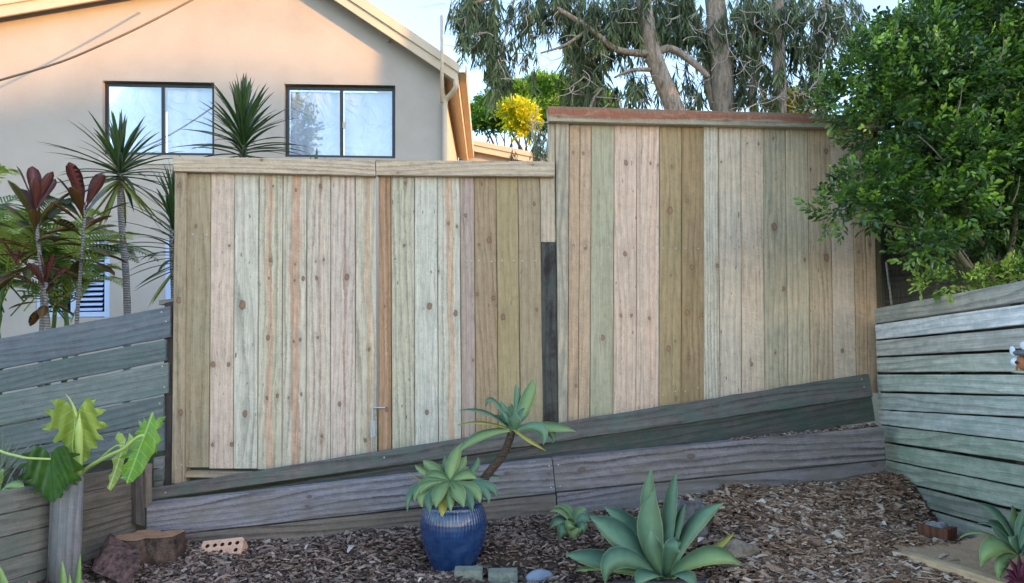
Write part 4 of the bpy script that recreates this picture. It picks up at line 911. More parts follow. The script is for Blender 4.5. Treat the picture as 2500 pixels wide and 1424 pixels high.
agave(a2, (1403, 1290), 4.06, [
    (1342, 1250, .0, 1372, 1252, 0, 28, FU, AGY), (1354, 1236, .05, 1382, 1252, .04, 26, F0, AGY), (1431, 1242, .03, 1416, 1258, .03, 34, F0, AGY), (1376, 1232, .07, 1394, 1252, .05, 22, F0, AGY),
    (1341, 1294, -.04, 1368, 1272, -.04, 36, FU, AG), (1366, 1318, -.08, 1380, 1290, -.08, 34, F0, AG), (1400, 1322, -.1, 1402, 1292, -.09, 36, F0, AGY), (1438, 1276, 0, 1424, 1270, 0, 36, F0, AG), (1456, 1260, .03, 1432, 1262, .03, 16, FU, AG),
    (1425, 1305, -.08, 1418, 1286, -.07, 32, F0, AG), (1388, 1300, -.1, 1394, 1280, -.1, 30, F0, AGY)], 1)
a3 = thing('agave', 'fresh green agave at the right edge by the sandy patch', 'plant', at(2490, 1372, 3.35))
agave(a3, (2488, 1352), 3.36, [
    (2388, 1229, .05, 2445, 1272, .04, 38, Vector((.5, -.8, .6)), AG), (2412, 1270, .08, 2448, 1302, .06, 42, F0, AG), (2384, 1279, .0, 2440, 1292, 0, 18, FU, AG), (2338, 1318, -.02, 2402, 1302, -.02, 14, FU, AGY),
    (2398, 1334, .04, 2436, 1328, .04, 26, FU, AGO), (2394, 1384, -.12, 2426, 1334, -.1, 46, Vector((.2, -.9, .7)), AGY), (2440, 1420, -.14, 2446, 1372, -.12, 30, F0, AGY), (2508, 1228, .02, 2497, 1290, .02, 44, F0, AG), (2466, 1310, -.06, 2474, 1322, -.06, 36, F0, AG),
    (2540, 1262, 0, 2515, 1300, 0, 40, F0, AG), (2560, 1350, -.04, 2525, 1330, -.04, 40, FU, AG), (2470, 1232, .12, 2480, 1290, .1, 30, F0, AGY)], 1)
# ---- blue pot with two-headed agave
t = NT('blue_glaze'); g = t.n('TexCoord').outputs['Object']; gx, gy, gz_ = t.sep(g)
ang = t.math('ARCTAN2', gy, gx); rib = t.math('SINE', t.math('MULTIPLY', ang, 62)); up_ = t.rng(gz_, .02, .06, smooth=True)
hz_ = t.math('SINE', t.math('MULTIPLY', gz_, 240))
c_ = t.mix(t.rng(t.noise(t.xyz(t.math('MULTIPLY', ang, 2), gy, t.math('MULTIPLY', gz_, 12)), 2, 4, .6), .3, .7), L((24, 48, 90)), L((38, 70, 112)))
POT = t.done(t.bsdf(c_, .22, t.bump(t.math('ADD', t.math('MULTIPLY', rib, up_), t.math('MULTIPLY', hz_, .12)), .35, .006), .6, Coat_Weight=.5, Coat_Roughness=.1))
PY = 3.9
pz0 = at(1106, 1389, PY).z; pc = at(1107, 1389, PY)
pot = thing('plant_pot', 'glossy blue glazed pot with ribbed shoulder standing in the mulch', 'pot', (pc.x, pc.y, pz0))
prf = [(1396, 46), (1388, 48), (1372, 56), (1345, 67), (1310, 77), (1285, 80), (1268, 79.5), (1250, 76), (1238, 71), (1230, 66), (1226, 68), (1221, 70), (1217, 68), (1217, 60), (1226, 56), (1240, 58)]
v, f, SG = [], [], 40
for (py, rp_) in prf:
    z = at(1107, py, PY).z; r_ = rp_ / FPX * PY
    for k in range(SG): a = 2 * math.pi * k / SG; v.append(Vector((pc.x + r_ * math.cos(a), pc.y + r_ * math.sin(a), z)))
for j in range(len(prf) - 1):
    for k in range(SG): f.append((j * SG + k, j * SG + (k + 1) % SG, (j + 1) * SG + (k + 1) % SG, (j + 1) * SG + k))
mesh('body', v, f, POT, pot, smooth=True)
zz = at(1107, 1228, PY).z
mesh('potting_soil', [Vector((pc.x + .126 * math.cos(k * .314), pc.y + .126 * math.sin(k * .314), zz)) for k in range(20)], [tuple(range(20))], sm_, pot)
ag = thing('agave', 'two-headed agave growing from the blue pot, one head on a leaning bare stem', 'plant', (pc.x, pc.y, zz))
def C3(x, y): return 900 + x / 2.145, 760 + y / 2.145
def rosette(t_, cx, cy, Yb, tips):
    b = C3(cx, cy)
    sp = []
    for (tx, ty, dY, mx_, my, w, fc, mt) in tips:
        T_ = C3(tx, ty); M_ = C3(mx_, my); dr = -.09 if (cx < 500 and ty > my + 55) else 0.0; sp.append((T_[0], T_[1], dY + dr, M_[0], M_[1], (dY + dr) * .75, w / 2.145, fc, mt))
    agave(t_, b, Yb, sp, 1)
rosette(ag, 425, 900, PY - .02, [
    (492, 688, .04, 440, 800, 74, F0, AGY), (398, 756, .08, 408, 830, 44, F0, AG), (285, 782, .06, 340, 830, 66, F0, AGY), (243, 806, .03, 300, 850, 66, FU, AGY), (206, 842, .02, 300, 890, 22, FU, AGO),
    (203, 1052, -.06, 250, 930, 50, F0, AG), (283, 1030, -.1, 300, 950, 62, F0, AGY), (262, 960, -.04, 310, 900, 70, Vector((.3, -.8, .8)), AGY), (352, 1032, -.16, 372, 945, 76, F0, AGY), (384, 1078, -.14, 394, 1000, 56, F0, AGO),
    (498, 1028, -.16, 466, 945, 80, F0, AGY), (584, 1004, -.1, 536, 935, 74, F0, AGY), (668, 976, -.02, 610, 915, 60, F0, AG), (690, 886, .06, 630, 868, 42, FU, AG), (572, 764, .1, 545, 830, 46, F0, AG),
    (612, 960, -.06, 585, 910, 56, F0, AGO), (566, 880, -.04, 500, 860, 80, Vector((-.3, -.7, 1)), AGY), (276, 912, -.02, 350, 866, 84, Vector((.3, -.7, 1)), AGY), (512, 758, .08, 476, 820, 60, F0, AGY), (340, 800, .1, 380, 840, 60, F0, AGY), (450, 960, -.12, 440, 920, 60, F0, AG), (320, 1060, -.13, 335, 960, 58, F0, AG), (430, 1050, -.15, 425, 955, 64, F0, AGY), (545, 1050, -.13, 505, 955, 62, F0, AG), (240, 1000, -.08, 290, 920, 56, F0, AGY), (630, 1010, -.06, 580, 930, 54, F0, AG)])
stem = smoothpath([at(*C3(590, 900), PY + .02), at(*C3(632, 842), PY + .03), at(*C3(688, 775), PY + .04), at(*C3(728, 700), PY + .05), at(*C3(752, 625), PY + .05)], 5)
t = NT('agave_stem'); g = t.n('TexCoord').outputs['Object']; n1 = t.noise(g, 60, 5, .7); n2 = t.math('SINE', t.math('ADD', t.math('MULTIPLY', t.sep(g)[2], 420), t.math('MULTIPLY', n1, 6)))
STEM = t.done(t.bsdf(t.mix(t.rng(n1, .3, .7), L((96, 78, 64)), L((58, 46, 40))), .9, t.bump(n2, .6, .004), .2))
v, f = tube(stem, [.024 - .004 * i / len(stem) for i in range(len(stem))], 12); mesh('stem', v, f, STEM, ag, smooth=True)
rosette(ag, 757, 622, PY + .05, [
    (868, 350, .04, 830, 470, 76, Vector((-.2, -1, .2)), AGY), (770, 378, .06, 778, 470, 38, F0, AG), (612, 512, .04, 650, 470, 40, Vector((.2, -.5, 1)), AG), (470, 522, .02, 610, 535, 46, FU, AG), (458, 598, -.02, 600, 588, 34, FU, AGO),
    (470, 738, -.06, 590, 655, 62, Vector((.2, -.8, .9)), AGY), (848, 520, .02, 805, 545, 60, F0, AG), (1086, 630, .0, 930, 610, 74, Vector((-.1, -.8, .9)), AGY), (916, 700, -.08, 895, 610, 62, Vector((-.3, -1, .4)), AG), (930, 732, -.1, 840, 680, 40, FU, AGO),
    (964, 694, .02, 930, 620, 50, F0, AG), (772, 530, -.04, 765, 580, 70, F0, AG), (690, 470, .05, 715, 540, 56, F0, AG), (700, 520, -.02, 728, 565, 52, FL, AG), (745, 480, .08, 750, 545, 50, F0, AGY), (640, 560, .08, 690, 560, 44, FU, AG)])
# ---- dark bromeliad in the corner
BRO = leafmat('bromeliad_leaf', (66, 30, 44), (120, 34, 70), .35, .1, edge=(150, 120, 130))
bro = thing('bromeliad', 'dark purple bromeliad in the bottom right corner', 'plant', at(2496, 1440, 3.22))
for (tx, ty, mx_, my, w) in ((2450, 1388, 2474, 1404, 20), (2460, 1362, 2480, 1392, 20), (2486, 1352, 2490, 1390, 20), (2506, 1362, 2500, 1392, 22), (2448, 1412, 2472, 1412, 18), (2452, 1432, 2476, 1422, 18), (2520, 1390, 2508, 1404, 20), (2478, 1440, 2486, 1420, 22)):
    p0 = at(2496, 1424, 3.22); p2 = at(tx, ty, 3.2); pm = at(mx_, my, 3.2); leaf('leaf', p0, pm * 2 - (p0 + p2) / 2, p2, w / FPX * 3.2, F0, SWD, BRO, bro, 7, .2, .003)
# ---- strap leaves at the bottom left
STP = leafmat('strap_leaf', (118, 148, 82), (160, 184, 110), .45, .2, var=.5)
sp_ = thing('strap_plant', 'few pointed green strap leaves at the bottom left beside the round post', 'plant', at(175, 1470, 3.3))
for (tx, ty, bx0, w) in ((152, 1368, 160, 20), (196, 1350, 188, 18), (170, 1400, 172, 16), (-2, 1380, 24, 26), (10, 1394, -10, 22)):
    p0 = at(bx0, 1480, 3.3); p2 = at(tx, ty, 3.3); leaf('leaf', p0, (p0 + p2) / 2 + Vector((.01, -.02, .01)), p2, w / FPX * 3.3, F0, SWD, STP, sp_, 7, .2, .002)
GRY = leafmat('grey_strap_leaf', (96, 112, 92), (134, 146, 122), .5, .15, var=.5)
gs = thing('strap_plant', 'grey-green grassy strap plant behind the low wall on the far left', 'plant', at(18, 1180, 3.72))
rr = random.Random(11)
for k in range(22):
    bx0 = rr.uniform(-30, 40); p0 = at(bx0, 1195, 3.75 + rr.uniform(-.05, .1)); L_ = rr.uniform(60, 150); an = rr.uniform(-50, 62)
    tx = bx0 + L_ * math.sin(R(an)); ty = 1195 - L_ * math.cos(R(an)); p2 = at(tx, ty, 3.75 + rr.uniform(-.12, .2))
    leaf('leaf', p0, (p0 + p2) / 2 + Vector((0, 0, .03)), p2, rr.uniform(6, 12) / FPX * 3.7, F0, SWD, GRY, gs, 6, .2, .001)
for (tx, ty, w) in ((60, 1195, 24), (40, 1220, 26), (10, 1150, 20)):
    p0 = at(0, 1200, 3.66); p2 = at(tx, ty, 3.62); leaf('leaf', p0, (p0 + p2) / 2 + Vector((0, 0, .05)), p2, w / FPX * 3.7, F0, CRD, STP, gs, 7, .2, .002)

# ================================================================== philodendron with lobed leaves
def Z7(x, y): return x / 4.45, 940 + y / 4.45
def lobed(name, outline, Y0, rib0, rib1, mat, parent, bend=.05, lean=0.0, tiltx=0.0):
    P = [Vector(Z7(*p)) for p in outline]
    a = Vector(Z7(*rib0)); b = Vector(Z7(*rib1)); ax = (b - a).normalized(); ay = Vector((-ax.y, ax.x)); ln = (b - a).length
    n = len(P); pts = P[:]; ed = [(i, (i + 1) % n) for i in range(n)]
    x0, x1 = min(p.x for p in P), max(p.x for p in P); y0, y1 = min(p.y for p in P), max(p.y for p in P)
    gxx = x0 + 3
    while gxx < x1:
        gyy = y0 + 3
        while gyy < y1: pts.append(Vector((gxx + (hash((int(gxx), int(gyy))) % 3) * .4, gyy))); gyy += 6.5
        gxx += 6.5
    vo, eo, fo, *_ = geometry.delaunay_2d_cdt(pts, ed, [list(range(n))], 1, 1e-4)
    v, uv = [], []
    for p in vo:
        d = p - a; s = d.dot(ax) / ln; w = d.dot(ay) / ln
        side = math.sin(abs(w) * 26 - s * 9) * .013 * min(1, abs(w) * 6)
        Yp = Y0 + bend * (w * w * 3.0) + lean * (s - .4) + tiltx * w + side
        v.append(at(p.x, p.y, Yp)); uv.append((w, s))
    back = len(v); v2 = v + [p + Vector((0, .0015, 0)) for p in v]
    fs = [tuple(reversed(q)) for q in fo] + [tuple(i + back for i in q) for q in fo]
    return mesh(name, v2, fs, mat, parent, uv + uv, smooth=True)
def veinmat(name, c1, c2, vein, rough=.4, vs_=.7, trans=.3, spec=.45):
    t = NT(name); w, s, _ = t.sep(t.n('UVMap').outputs[0]); aw = t.math('ABSOLUTE', w); g = t.n('TexCoord').outputs['Object']
    ph = t.math('FRACT', t.math('MULTIPLY', t.math('SUBTRACT', s, t.math('MULTIPLY', aw, .55)), 5.2))
    dv = t.math('ABSOLUTE', t.math('SUBTRACT', ph, .5)); side = t.math('MULTIPLY', t.rng(dv, .055, .01), t.rng(aw, .42, .1)); mid = t.rng(aw, .022, .006)
    vm = t.math('MAXIMUM', t.math('MULTIPLY', side, .8), mid)
    c = t.mix(t.rng(t.noise(g, 16, 4), .3, .7), L(c1), L(c2)); c = t.mix(t.math('MULTIPLY', vm, vs_), c, L(vein))
    b = t.bsdf(c, rough, t.bump(t.math('MULTIPLY', vm, -1.0), .3, .003), spec); q = t.n('BsdfTranslucent'); t.set(q.inputs[0], c); m = t.n('MixShader'); m.inputs[0].default_value = trans
    t.t.links.new(b, m.inputs[1]); t.t.links.new(q.outputs[0], m.inputs[2]); return t.done(m.outputs[0])
PA = veinmat('philodendron_underside', (184, 202, 104), (158, 182, 78), (226, 230, 166), .5, 1.0, .35)
PB = veinmat('philodendron_dark', (38, 74, 20), (56, 96, 24), (28, 56, 14), .5, .5, .12, .25)
PC = veinmat('philodendron_bright', (98, 148, 36), (124, 168, 44), (178, 204, 96), .35, .8, .3)
PST = leafmat('philodendron_petiole', (150, 176, 84), (174, 190, 104), .45, 0)
ph = thing('philodendron', 'philodendron with big lobed leaves spilling over the low wall on the left', 'plant', at(185, 1190, 3.86))
OA = [(640, 150), (590, 168), (545, 170), (572, 200), (600, 232), (590, 275), (540, 262), (490, 265), (480, 292), (540, 330), (562, 362), (555, 400), (500, 430), (450, 465), (462, 490), (540, 495), (630, 470), (640, 500), (600, 560), (568, 620), (600, 632), (670, 602), (690, 640), (690, 700), (740, 770), (800, 810), (870, 862), (930, 832), (990, 790), (975, 730), (985, 692), (1062, 688), (1048, 630), (1020, 592), (1075, 596), (1132, 600), (1110, 560), (1060, 522), (1040, 482), (1110, 480), (1182, 460), (1130, 402), (1060, 392), (1040, 352), (1100, 322), (1157, 270), (1120, 258), (1030, 256), (1010, 230), (1040, 158), (990, 172), (972, 130), (930, 152), (880, 230), (842, 292), (800, 292), (745, 205), (680, 152)]
OB = [(550, 808), (556, 742), (600, 690), (640, 670), (700, 655), (745, 690), (750, 732), (862, 745), (872, 762), (785, 792), (830, 830), (900, 880), (916, 922), (850, 940), (792, 942), (830, 970), (886, 1012), (886, 1046), (800, 1034), (846, 1084), (838, 1094), (760, 1072), (702, 1072), (747, 1132), (735, 1152), (682, 1132), (690, 1192), (660, 1232), (622, 1226), (590, 1277), (550, 1270), (510, 1232), (460, 1212), (450, 1142), (420, 1162), (370, 1192), (380, 1132), (402, 1092), (330, 1087), (250, 1092), (272, 1062), (352, 1012), (240, 1032), (190, 1030), (202, 990), (272, 950), (292, 930), (220, 902), (158, 890), (202, 862), (292, 842), (302, 802), (228, 745), (300, 737), (350, 712), (360, 663), (430, 672), (492, 702), (532, 752)]
OC = [(1660, 292), (1638, 312), (1620, 362), (1600, 420), (1560, 350), (1555, 420), (1505, 383), (1515, 442), (1532, 470), (1480, 502), (1458, 532), (1502, 562), (1440, 640), (1400, 692), (1440, 712), (1380, 742), (1288, 797), (1402, 792), (1380, 842), (1310, 890), (1342, 902), (1300, 962), (1332, 982), (1300, 1012), (1362, 1032), (1380, 1077), (1442, 1052), (1482, 1012), (1542, 962), (1592, 862), (1640, 782), (1690, 722), (1706, 752), (1702, 652), (1752, 602), (1746, 562), (1710, 522), (1700, 482), (1762, 452), (1750, 422), (1803, 343), (1732, 350), (1690, 392), (1672, 332)]
OD = [(1282, 508), (1330, 532), (1366, 592), (1345, 662), (1390, 602), (1402, 520), (1442, 562), (1442, 612), (1402, 672), (1372, 762), (1342, 832), (1332, 902), (1300, 1002), (1252, 1082), (1202, 1152), (1158, 1116), (1190, 1062), (1180, 992), (1222, 942), (1232, 872), (1213, 802), (1262, 762), (1302, 692), (1302, 642), (1250, 582), (1258, 555)]
lobed('leaf', OA, 3.86, (822, 300), (880, 850), PA, ph, .06, .10)
lobed('leaf', OB, 3.56, (550, 805), (585, 1270), PB, ph, .10, -.05)
lobed('leaf', OC, 3.74, (1570, 545), (1375, 1072), PC, ph, .10, -.06, .12)
lobed('leaf', OD, 3.82, (1345, 660), (1185, 1130), PA, ph, .05, -.04, .1)
def pet(pts, r0, r1, mat=PST):
    q = smoothpath([at(*Z7(x, y), Y) for x, y, Y in pts], 5); v, f = tube(q, [r0 + (r1 - r0) * i / (len(q) - 1) for i in range(len(q))], 8); mesh('petiole', v, f, mat, ph, smooth=True, uv=[(0, 0)] * len(v))
pet([(850, 985, 3.86), (1000, 870, 3.82), (1200, 760, 3.78), (1350, 690, 3.75), (1490, 572, 3.72), (1575, 545, 3.72)], .011, .007)
pet([(860, 980, 3.87), (1020, 860, 3.85), (1180, 720, 3.82), (1270, 660, 3.80), (1335, 668, 3.80)], .006, .004)
pet([(-60, 690, 3.62), (60, 740, 3.58), (200, 775, 3.55), (300, 795, 3.54), (550, 806, 3.555)], .007, .005)
pet([(870, 990, 3.85), (790, 700, 3.83), (815, 480, 3.82), (818, 322, 3.84)], .006, .004)
v, f = tube(smoothpath([at(*Z7(860, 980), 3.84), at(*Z7(862, 700), 3.82), at(*Z7(860, 480), 3.81), at(*Z7(866, 300), 3.81)], 5), [.016] * 6 + [.018] * 5 + [.014, .011, .007, .004, .001], 10); mesh('leaf_sheath', v, f, PST, ph, smooth=True, uv=[(0, 0)] * len(v))
v, f = tube(smoothpath([at(*Z7(835, 360), 3.82), at(*Z7(800, 240), 3.81), at(*Z7(760, 160), 3.8), at(*Z7(715, 102), 3.8)], 4), [.009, .009, .008, .008, .007, .006, .005, .004, .004, .003, .002, .002, .001], 8); mesh('leaf_spike', v, f, PST, ph, smooth=True, uv=[(0, 0)] * len(v))
# soil behind the low wall
mesh_s = [Vector((-5.2, 2.5, .80)), Vector((LOW.on(-600, 1200, -.03).x, LOW.on(-600, 1200, -.03).y, .80)), Vector((LOW.on(331, 1150, -.03).x, LOW.on(331, 1150, -.03).y, .80)), Vector((-2.12, 4.52, .80)), Vector((-5.2, 4.52, .80))]
tag(mesh('planter_soil', mesh_s, [tuple(range(5))], sm_), kind='structure')
# ================================================================== sword-leaved yuccas beyond the fence
YU = leafmat('yucca_leaf', (36, 66, 34), (66, 98, 48), .35, .12, var=.4, spec=.5)
YUY = leafmat('yucca_leaf_old', (126, 140, 64), (160, 164, 84), .5, .2, var=.5)
TRK = NT('ringed_trunk'); t = TRK; g = t.n('TexCoord').outputs['Object']; zq = t.sep(g)[2]
rn = t.math('SINE', t.math('ADD', t.math('MULTIPLY', zq, 330), t.math('MULTIPLY', t.noise(g, 20, 3), 5)))
TRK = t.done(t.bsdf(t.mix(t.rng(rn, -.9, .9), L((118, 114, 114)), L((150, 146, 146))), .9, t.bump(rn, .6, .006), .2))
def yucca(label, head, foot, Y0, n, Lm, wid, span, seed, trunk_r=.027, lo=-55, hi=88, old=8):
    rr = random.Random(seed); top = at(*head, Y0); ft = at(*foot, Y0)
    t_ = thing('yucca', label, 'plant', (ft.x, ft.y, .7), 'yuccas behind the fence')
    ax = (top - ft).normalized()
    q = smoothpath([Vector((ft.x + .01, ft.y, .66)), ft, ft.lerp(top, .35) + Vector((.012, 0, 0)), ft.lerp(top, .7) + Vector((-.008, 0, 0)), top], 5)
    v, f = tube(q, [trunk_r * (1.15 - .35 * i / len(q)) for i in range(len(q))], 10); mesh('trunk', v, f, TRK, t_, smooth=True)
    for k in range(n):
        s = (k + rr.random()) / n                      # 0 oldest .. 1 newest
        el = R(lo + (hi - lo) * s ** .85 + rr.uniform(-9, 9)); az = k * 2.39996 + rr.uniform(-.3, .3)
        d = Vector((math.cos(az) * math.cos(el), math.sin(az) * math.cos(el), math.sin(el)))
        p0 = top - ax * (span * (1 - s)) + d * .01
        ll = Lm * rr.uniform(.78, 1.08) * (.75 + .25 * math.sin(math.pi * min(1, s * 1.2)))
        droop = (.10 + .10 * (1 - s)) * ll
        p1 = p0 + d * ll * .55 + Vector((0, 0, .03 * ll)); p2 = p0 + d * ll - Vector((0, 0, droop * (1 if el > -.3 else .3)))
        fc = Vector((-d.x * math.sin(el), -d.y * math.sin(el), math.cos(el)))
        leaf('leaf', p0, p1, p2, wid * rr.uniform(.85, 1.1), fc, SWD, YUY if k < old and rr.random() < .9 else YU, t_, 6, .3, .0015)
yucca('yucca with a slim bare ringed trunk standing left of the gate', (292, 395), (311, 830), 5.9, 84, .62, .036, .17, 5, old=15)
yucca('dense upright yucca head rising above the fence cap between the two windows', (592, 288), (598, 560), 6.0, 130, .56, .036, .44, 8, lo=-42, old=3)
yucca('yucca half hidden behind the left gate post', (424, 470), (418, 900), 5.45, 84, .46, .028, .62, 12, lo=-45, old=6, trunk_r=.02)
yucca('yucca whose leaf tips just show above the fence cap under the second window', (770, 452), (772, 700), 5.6, 46, .40, .03, .2, 21, old=0)

# ================================================================== broad-leaved red cordylines
CR = leafmat('cordyline_red', (98, 54, 52), (130, 78, 70), .35, .3, mid=(150, 90, 90), var=.5)
CG = leafmat('cordyline_green', (66, 72, 40), (118, 104, 58), .35, .25, mid=(130, 110, 80), var=.5)
CO = leafmat('cordyline_bronze', (92, 58, 40), (126, 98, 52), .35, .25, mid=(150, 110, 80), var=.5)
def cordyline(label, path, Y0, heads, seed, r=.016):
    rr = random.Random(seed); q = [at(x, y, Y0) for x, y in path]; q = smoothpath([Vector((q[0].x + .02, q[0].y, .66))] + q, 6)
    t_ = thing('cordyline', label, 'plant', q[0], 'red-leaved cordylines at the left')
    v, f = tube(q, [r * (1.2 - .5 * i / len(q)) for i in range(len(q))], 9); mesh('stem', v, f, TRK, t_, smooth=True)
    for (hx, hy, span, nn, sc_, tops) in heads:
        top = at(hx, hy, Y0)
        for k in range(nn):
            s = (k + rr.random() * .8) / nn; el = R(-22 + 92 * s + rr.uniform(-8, 8)); az = k * 2.39996 + rr.uniform(-.3, .3) + seed
            d = Vector((math.cos(az) * math.cos(el), math.sin(az) * math.cos(el), math.sin(el)))
            p0 = top - Vector((0, 0, span * (1 - s))); ll = .33 * sc_ * rr.uniform(.85, 1.1)
            p1 = p0 + d * ll * .5 + Vector((0, 0, .05 * ll)); p2 = p0 + d * ll - Vector((0, 0, .18 * ll * (1 - s)))
            fc = Vector((-d.x * math.sin(el), -d.y * math.sin(el), math.cos(el)))
            mt = CR if s > 1 - tops else (CO if rr.random() < .4 else CG)
            leaf('leaf', p0, p1, p2, .085 * sc_ * rr.uniform(.85, 1.15), fc, CRD, mt, t_, 10, .25, .0015, rr.uniform(-.5, .5))
cordyline('tall cordyline with a red top and bronze leaves, leftmost by the house wall', [(100, 850), (104, 740), (98, 640), (90, 560), (88, 505)], 5.15, [(88, 500, .48, 30, 1.0, .2)], 2)
cordyline('cordyline with dark red top leaves and a slim stem in front of the louvres', [(186, 830), (192, 720), (200, 620), (206, 540), (206, 500)], 5.3, [(206, 495, .42, 26, 1.0, .18)], 6, .013)
cordyline('short cordyline with reddish rosette below the tall one', [(118, 850), (114, 780), (112, 720), (112, 690)], 5.05, [(112, 690, .16, 20, .72, .3), (40, 640, .10, 8, .6, .6)], 9)

# ================================================================== cane palms
PM = leafmat('palm_leaflet', (116, 148, 58), (190, 200, 104), .45, .3, var=.6)
PMD = leafmat('palm_leaflet_dark', (58, 96, 42), (92, 128, 58), .45, .25, var=.6)
def frond(t_, p0, d, Lf, seed, mat):
    rr = random.Random(seed); d = d.normalized()
    p2 = p0 + d * Lf + Vector((d.x, d.y, 0)) * .15 * Lf - Vector((0, 0, .38 * Lf)); p1 = p0 + d * Lf * .6 + Vector((0, 0, .12 * Lf))
    pts = bez(p0, p1, p2, 30); v, uv, f = [], [], []
    tv, tf = tube(pts, [.006 * (1.1 - i / 31) for i in range(31)], 4, False); v += tv; uv += [(.5, .5)] * len(tv); f += tf
    for i in range(4, 31):
        T = (pts[min(i + 1, 30)] - pts[i - 1]).normalized(); S = T.cross(Vector((0, 0, 1))).normalized(); U_ = S.cross(T)
        for sg in (-1, 1):
            ll = Lf * .30 * math.sin(math.pi * (.18 + .78 * i / 30)) * rr.uniform(.85, 1.1)
            dr = (S * sg + T * .75 + U_ * .28).normalized(); a = pts[i]; w = T * .011
            m = a + dr * ll * .5; e = a + dr * ll - Vector((0, 0, .25 * ll)); b = len(v)
            v += [a - w * .5, a + w * .5, m - w, m + w, e]; uv += [(.2, 0), (.8, 0), (0, .5), (1, .5), (.5, 1)]; f += [(b, b + 1, b + 3, b + 2), (b + 2, b + 3, b + 4)]
    mesh('frond', v, f, mat, t_, uv)
def palm(label, foot, Y0, n, Lf, seed):
    rr = random.Random(seed); c = at(*foot, Y0); t_ = thing('cane_palm', label, 'palm', (c.x, c.y, .7), 'cane palms at the left')
    for k in range(3):
        q = c + Vector((rr.uniform(-.12, .12), rr.uniform(-.1, .1), 0)); v, f = tube([Vector((q.x, q.y, .66)), q, q + Vector((rr.uniform(-.05, .05), 0, .3)), q + Vector((rr.uniform(-.1, .1), 0, .75))], [.026, .022, .018, .012], 8); mesh('cane', v, f, PMD, t_, smooth=True, uv=[(.5, .5)] * len(v))
    for k in range(n):
        az = k * 2.39996 + rr.uniform(-.3, .3); el = R(rr.uniform(28, 76)); d = Vector((math.cos(az) * math.cos(el), math.sin(az) * math.cos(el), math.sin(el)))
        frond(t_, c + Vector((rr.uniform(-.1, .1), rr.uniform(-.1, .1), rr.uniform(.3, .75))), d, Lf * rr.uniform(.75, 1.1), seed * 100 + k, PM if rr.random() < .55 else PMD)
palm('bushy green cane palm at the left edge behind the board fence', (10, 870), 5.6, 26, .85, 3)
palm('yellow-green cane palm in front of the louvred shutter', (150, 880), 6.2, 22, .9, 4)
palm('cane palm beyond the left edge of the frame with fronds leaning in', (-90, 800), 6.3, 15, 1.0, 5)

# ================================================================== big glossy hedge bush on the right
def leafquads(c, d, nrm, l, w, droop=.0):
    """folded diamond leaves: arrays (n,3); returns verts (n*6) faces"""
    n = len(c); s = np.cross(d, nrm); s /= np.linalg.norm(s, axis=1, keepdims=True) + 1e-9; nn = np.cross(s, d)
    l = l[:, None]; w = w[:, None]
    V = np.stack([c, c + d * l * .45 + s * w * .5 + nn * w * .12, c + d * l * .8 + s * w * .32 + nn * w * .05 - np.array([0, 0, 1]) * droop * l * .4, c + d * l - np.array([0, 0, 1]) * droop * l, c + d * l * .8 - s * w * .32 + nn * w * .05 - np.array([0, 0, 1]) * droop * l * .4, c + d * l * .45 - s * w * .5 + nn * w * .12], 1)
    q = np.array([(0, 1, 2, 3), (0, 3, 4, 5)]); F = (q[None] + (np.arange(n) * 6)[:, None, None]).reshape(-1, 4)
    return V.reshape(-1, 3), F
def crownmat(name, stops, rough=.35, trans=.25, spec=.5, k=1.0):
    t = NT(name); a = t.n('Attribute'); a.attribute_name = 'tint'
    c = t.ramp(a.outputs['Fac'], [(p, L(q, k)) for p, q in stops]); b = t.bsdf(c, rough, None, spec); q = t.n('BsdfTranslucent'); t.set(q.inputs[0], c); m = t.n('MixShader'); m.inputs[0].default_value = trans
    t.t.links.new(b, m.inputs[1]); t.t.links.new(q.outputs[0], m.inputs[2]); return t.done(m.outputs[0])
def unit(a): return a / (np.linalg.norm(a, axis=1, keepdims=True) + 1e-9)
def spraycloud(blobs, n, r, ll, lw, leaves=7, shell=.45, upb=.5):
    """blobs: (centre, radii); sprays of paired leaflets near each blob's surface"""
    vol = np.array([b[1][0] * b[1][2] * b[2] for b in blobs]); pick = r.choice(len(blobs), n, p=vol / vol.sum())
    C = np.array([b[0] for b in blobs])[pick]; Rd = np.array([b[1] for b in blobs])[pick]
    u = unit(r.normal(size=(n, 3))); rad = (shell + (1 - shell) * r.random(n) ** .6) * (1 + .10 * r.normal(size=n))
    P0 = C + u * Rd * rad[:, None]
    d = unit(u + .55 * r.normal(size=(n, 3)) + np.array([0, -.15, upb])); Vs, Fs, T = [], [], []; off = 0
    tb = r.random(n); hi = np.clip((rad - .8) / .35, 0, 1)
    side = unit(np.cross(d, unit(r.normal(size=(n, 3)) + np.array([0, 0, 1.5]))))
    nr = unit(np.cross(side, d)); nr *= np.where(nr[:, 2:3] < 0, -1, 1)
    for k in range(leaves):
        f = k / max(1, leaves - 1); sg = 1 if k % 2 else -1
        cpos = P0 + d * (f * ll * 2.1)[..., None] if hasattr(f, '__len__') else P0 + d * (f * ll * 2.1)
        dd = unit(d * (.55 + .6 * f) + side * sg * (1.0 - .65 * f) + .2 * r.normal(size=(n, 3)))
        l = ll * r.uniform(.75, 1.2, n); v, f_ = leafquads(cpos, dd, unit(nr + .35 * r.normal(size=(n, 3))), l, l * lw * r.uniform(.85, 1.15, n), .12)
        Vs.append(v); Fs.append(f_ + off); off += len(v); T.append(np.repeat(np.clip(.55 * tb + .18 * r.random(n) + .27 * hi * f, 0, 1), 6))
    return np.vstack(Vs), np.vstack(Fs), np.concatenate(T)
def pb(px, py, rx, ry, Y, ry_d=.32): s = Y / FPX; return (np.array(at(px, py, Y)), np.array([rx * s, ry_d, ry * s]), 1.0)
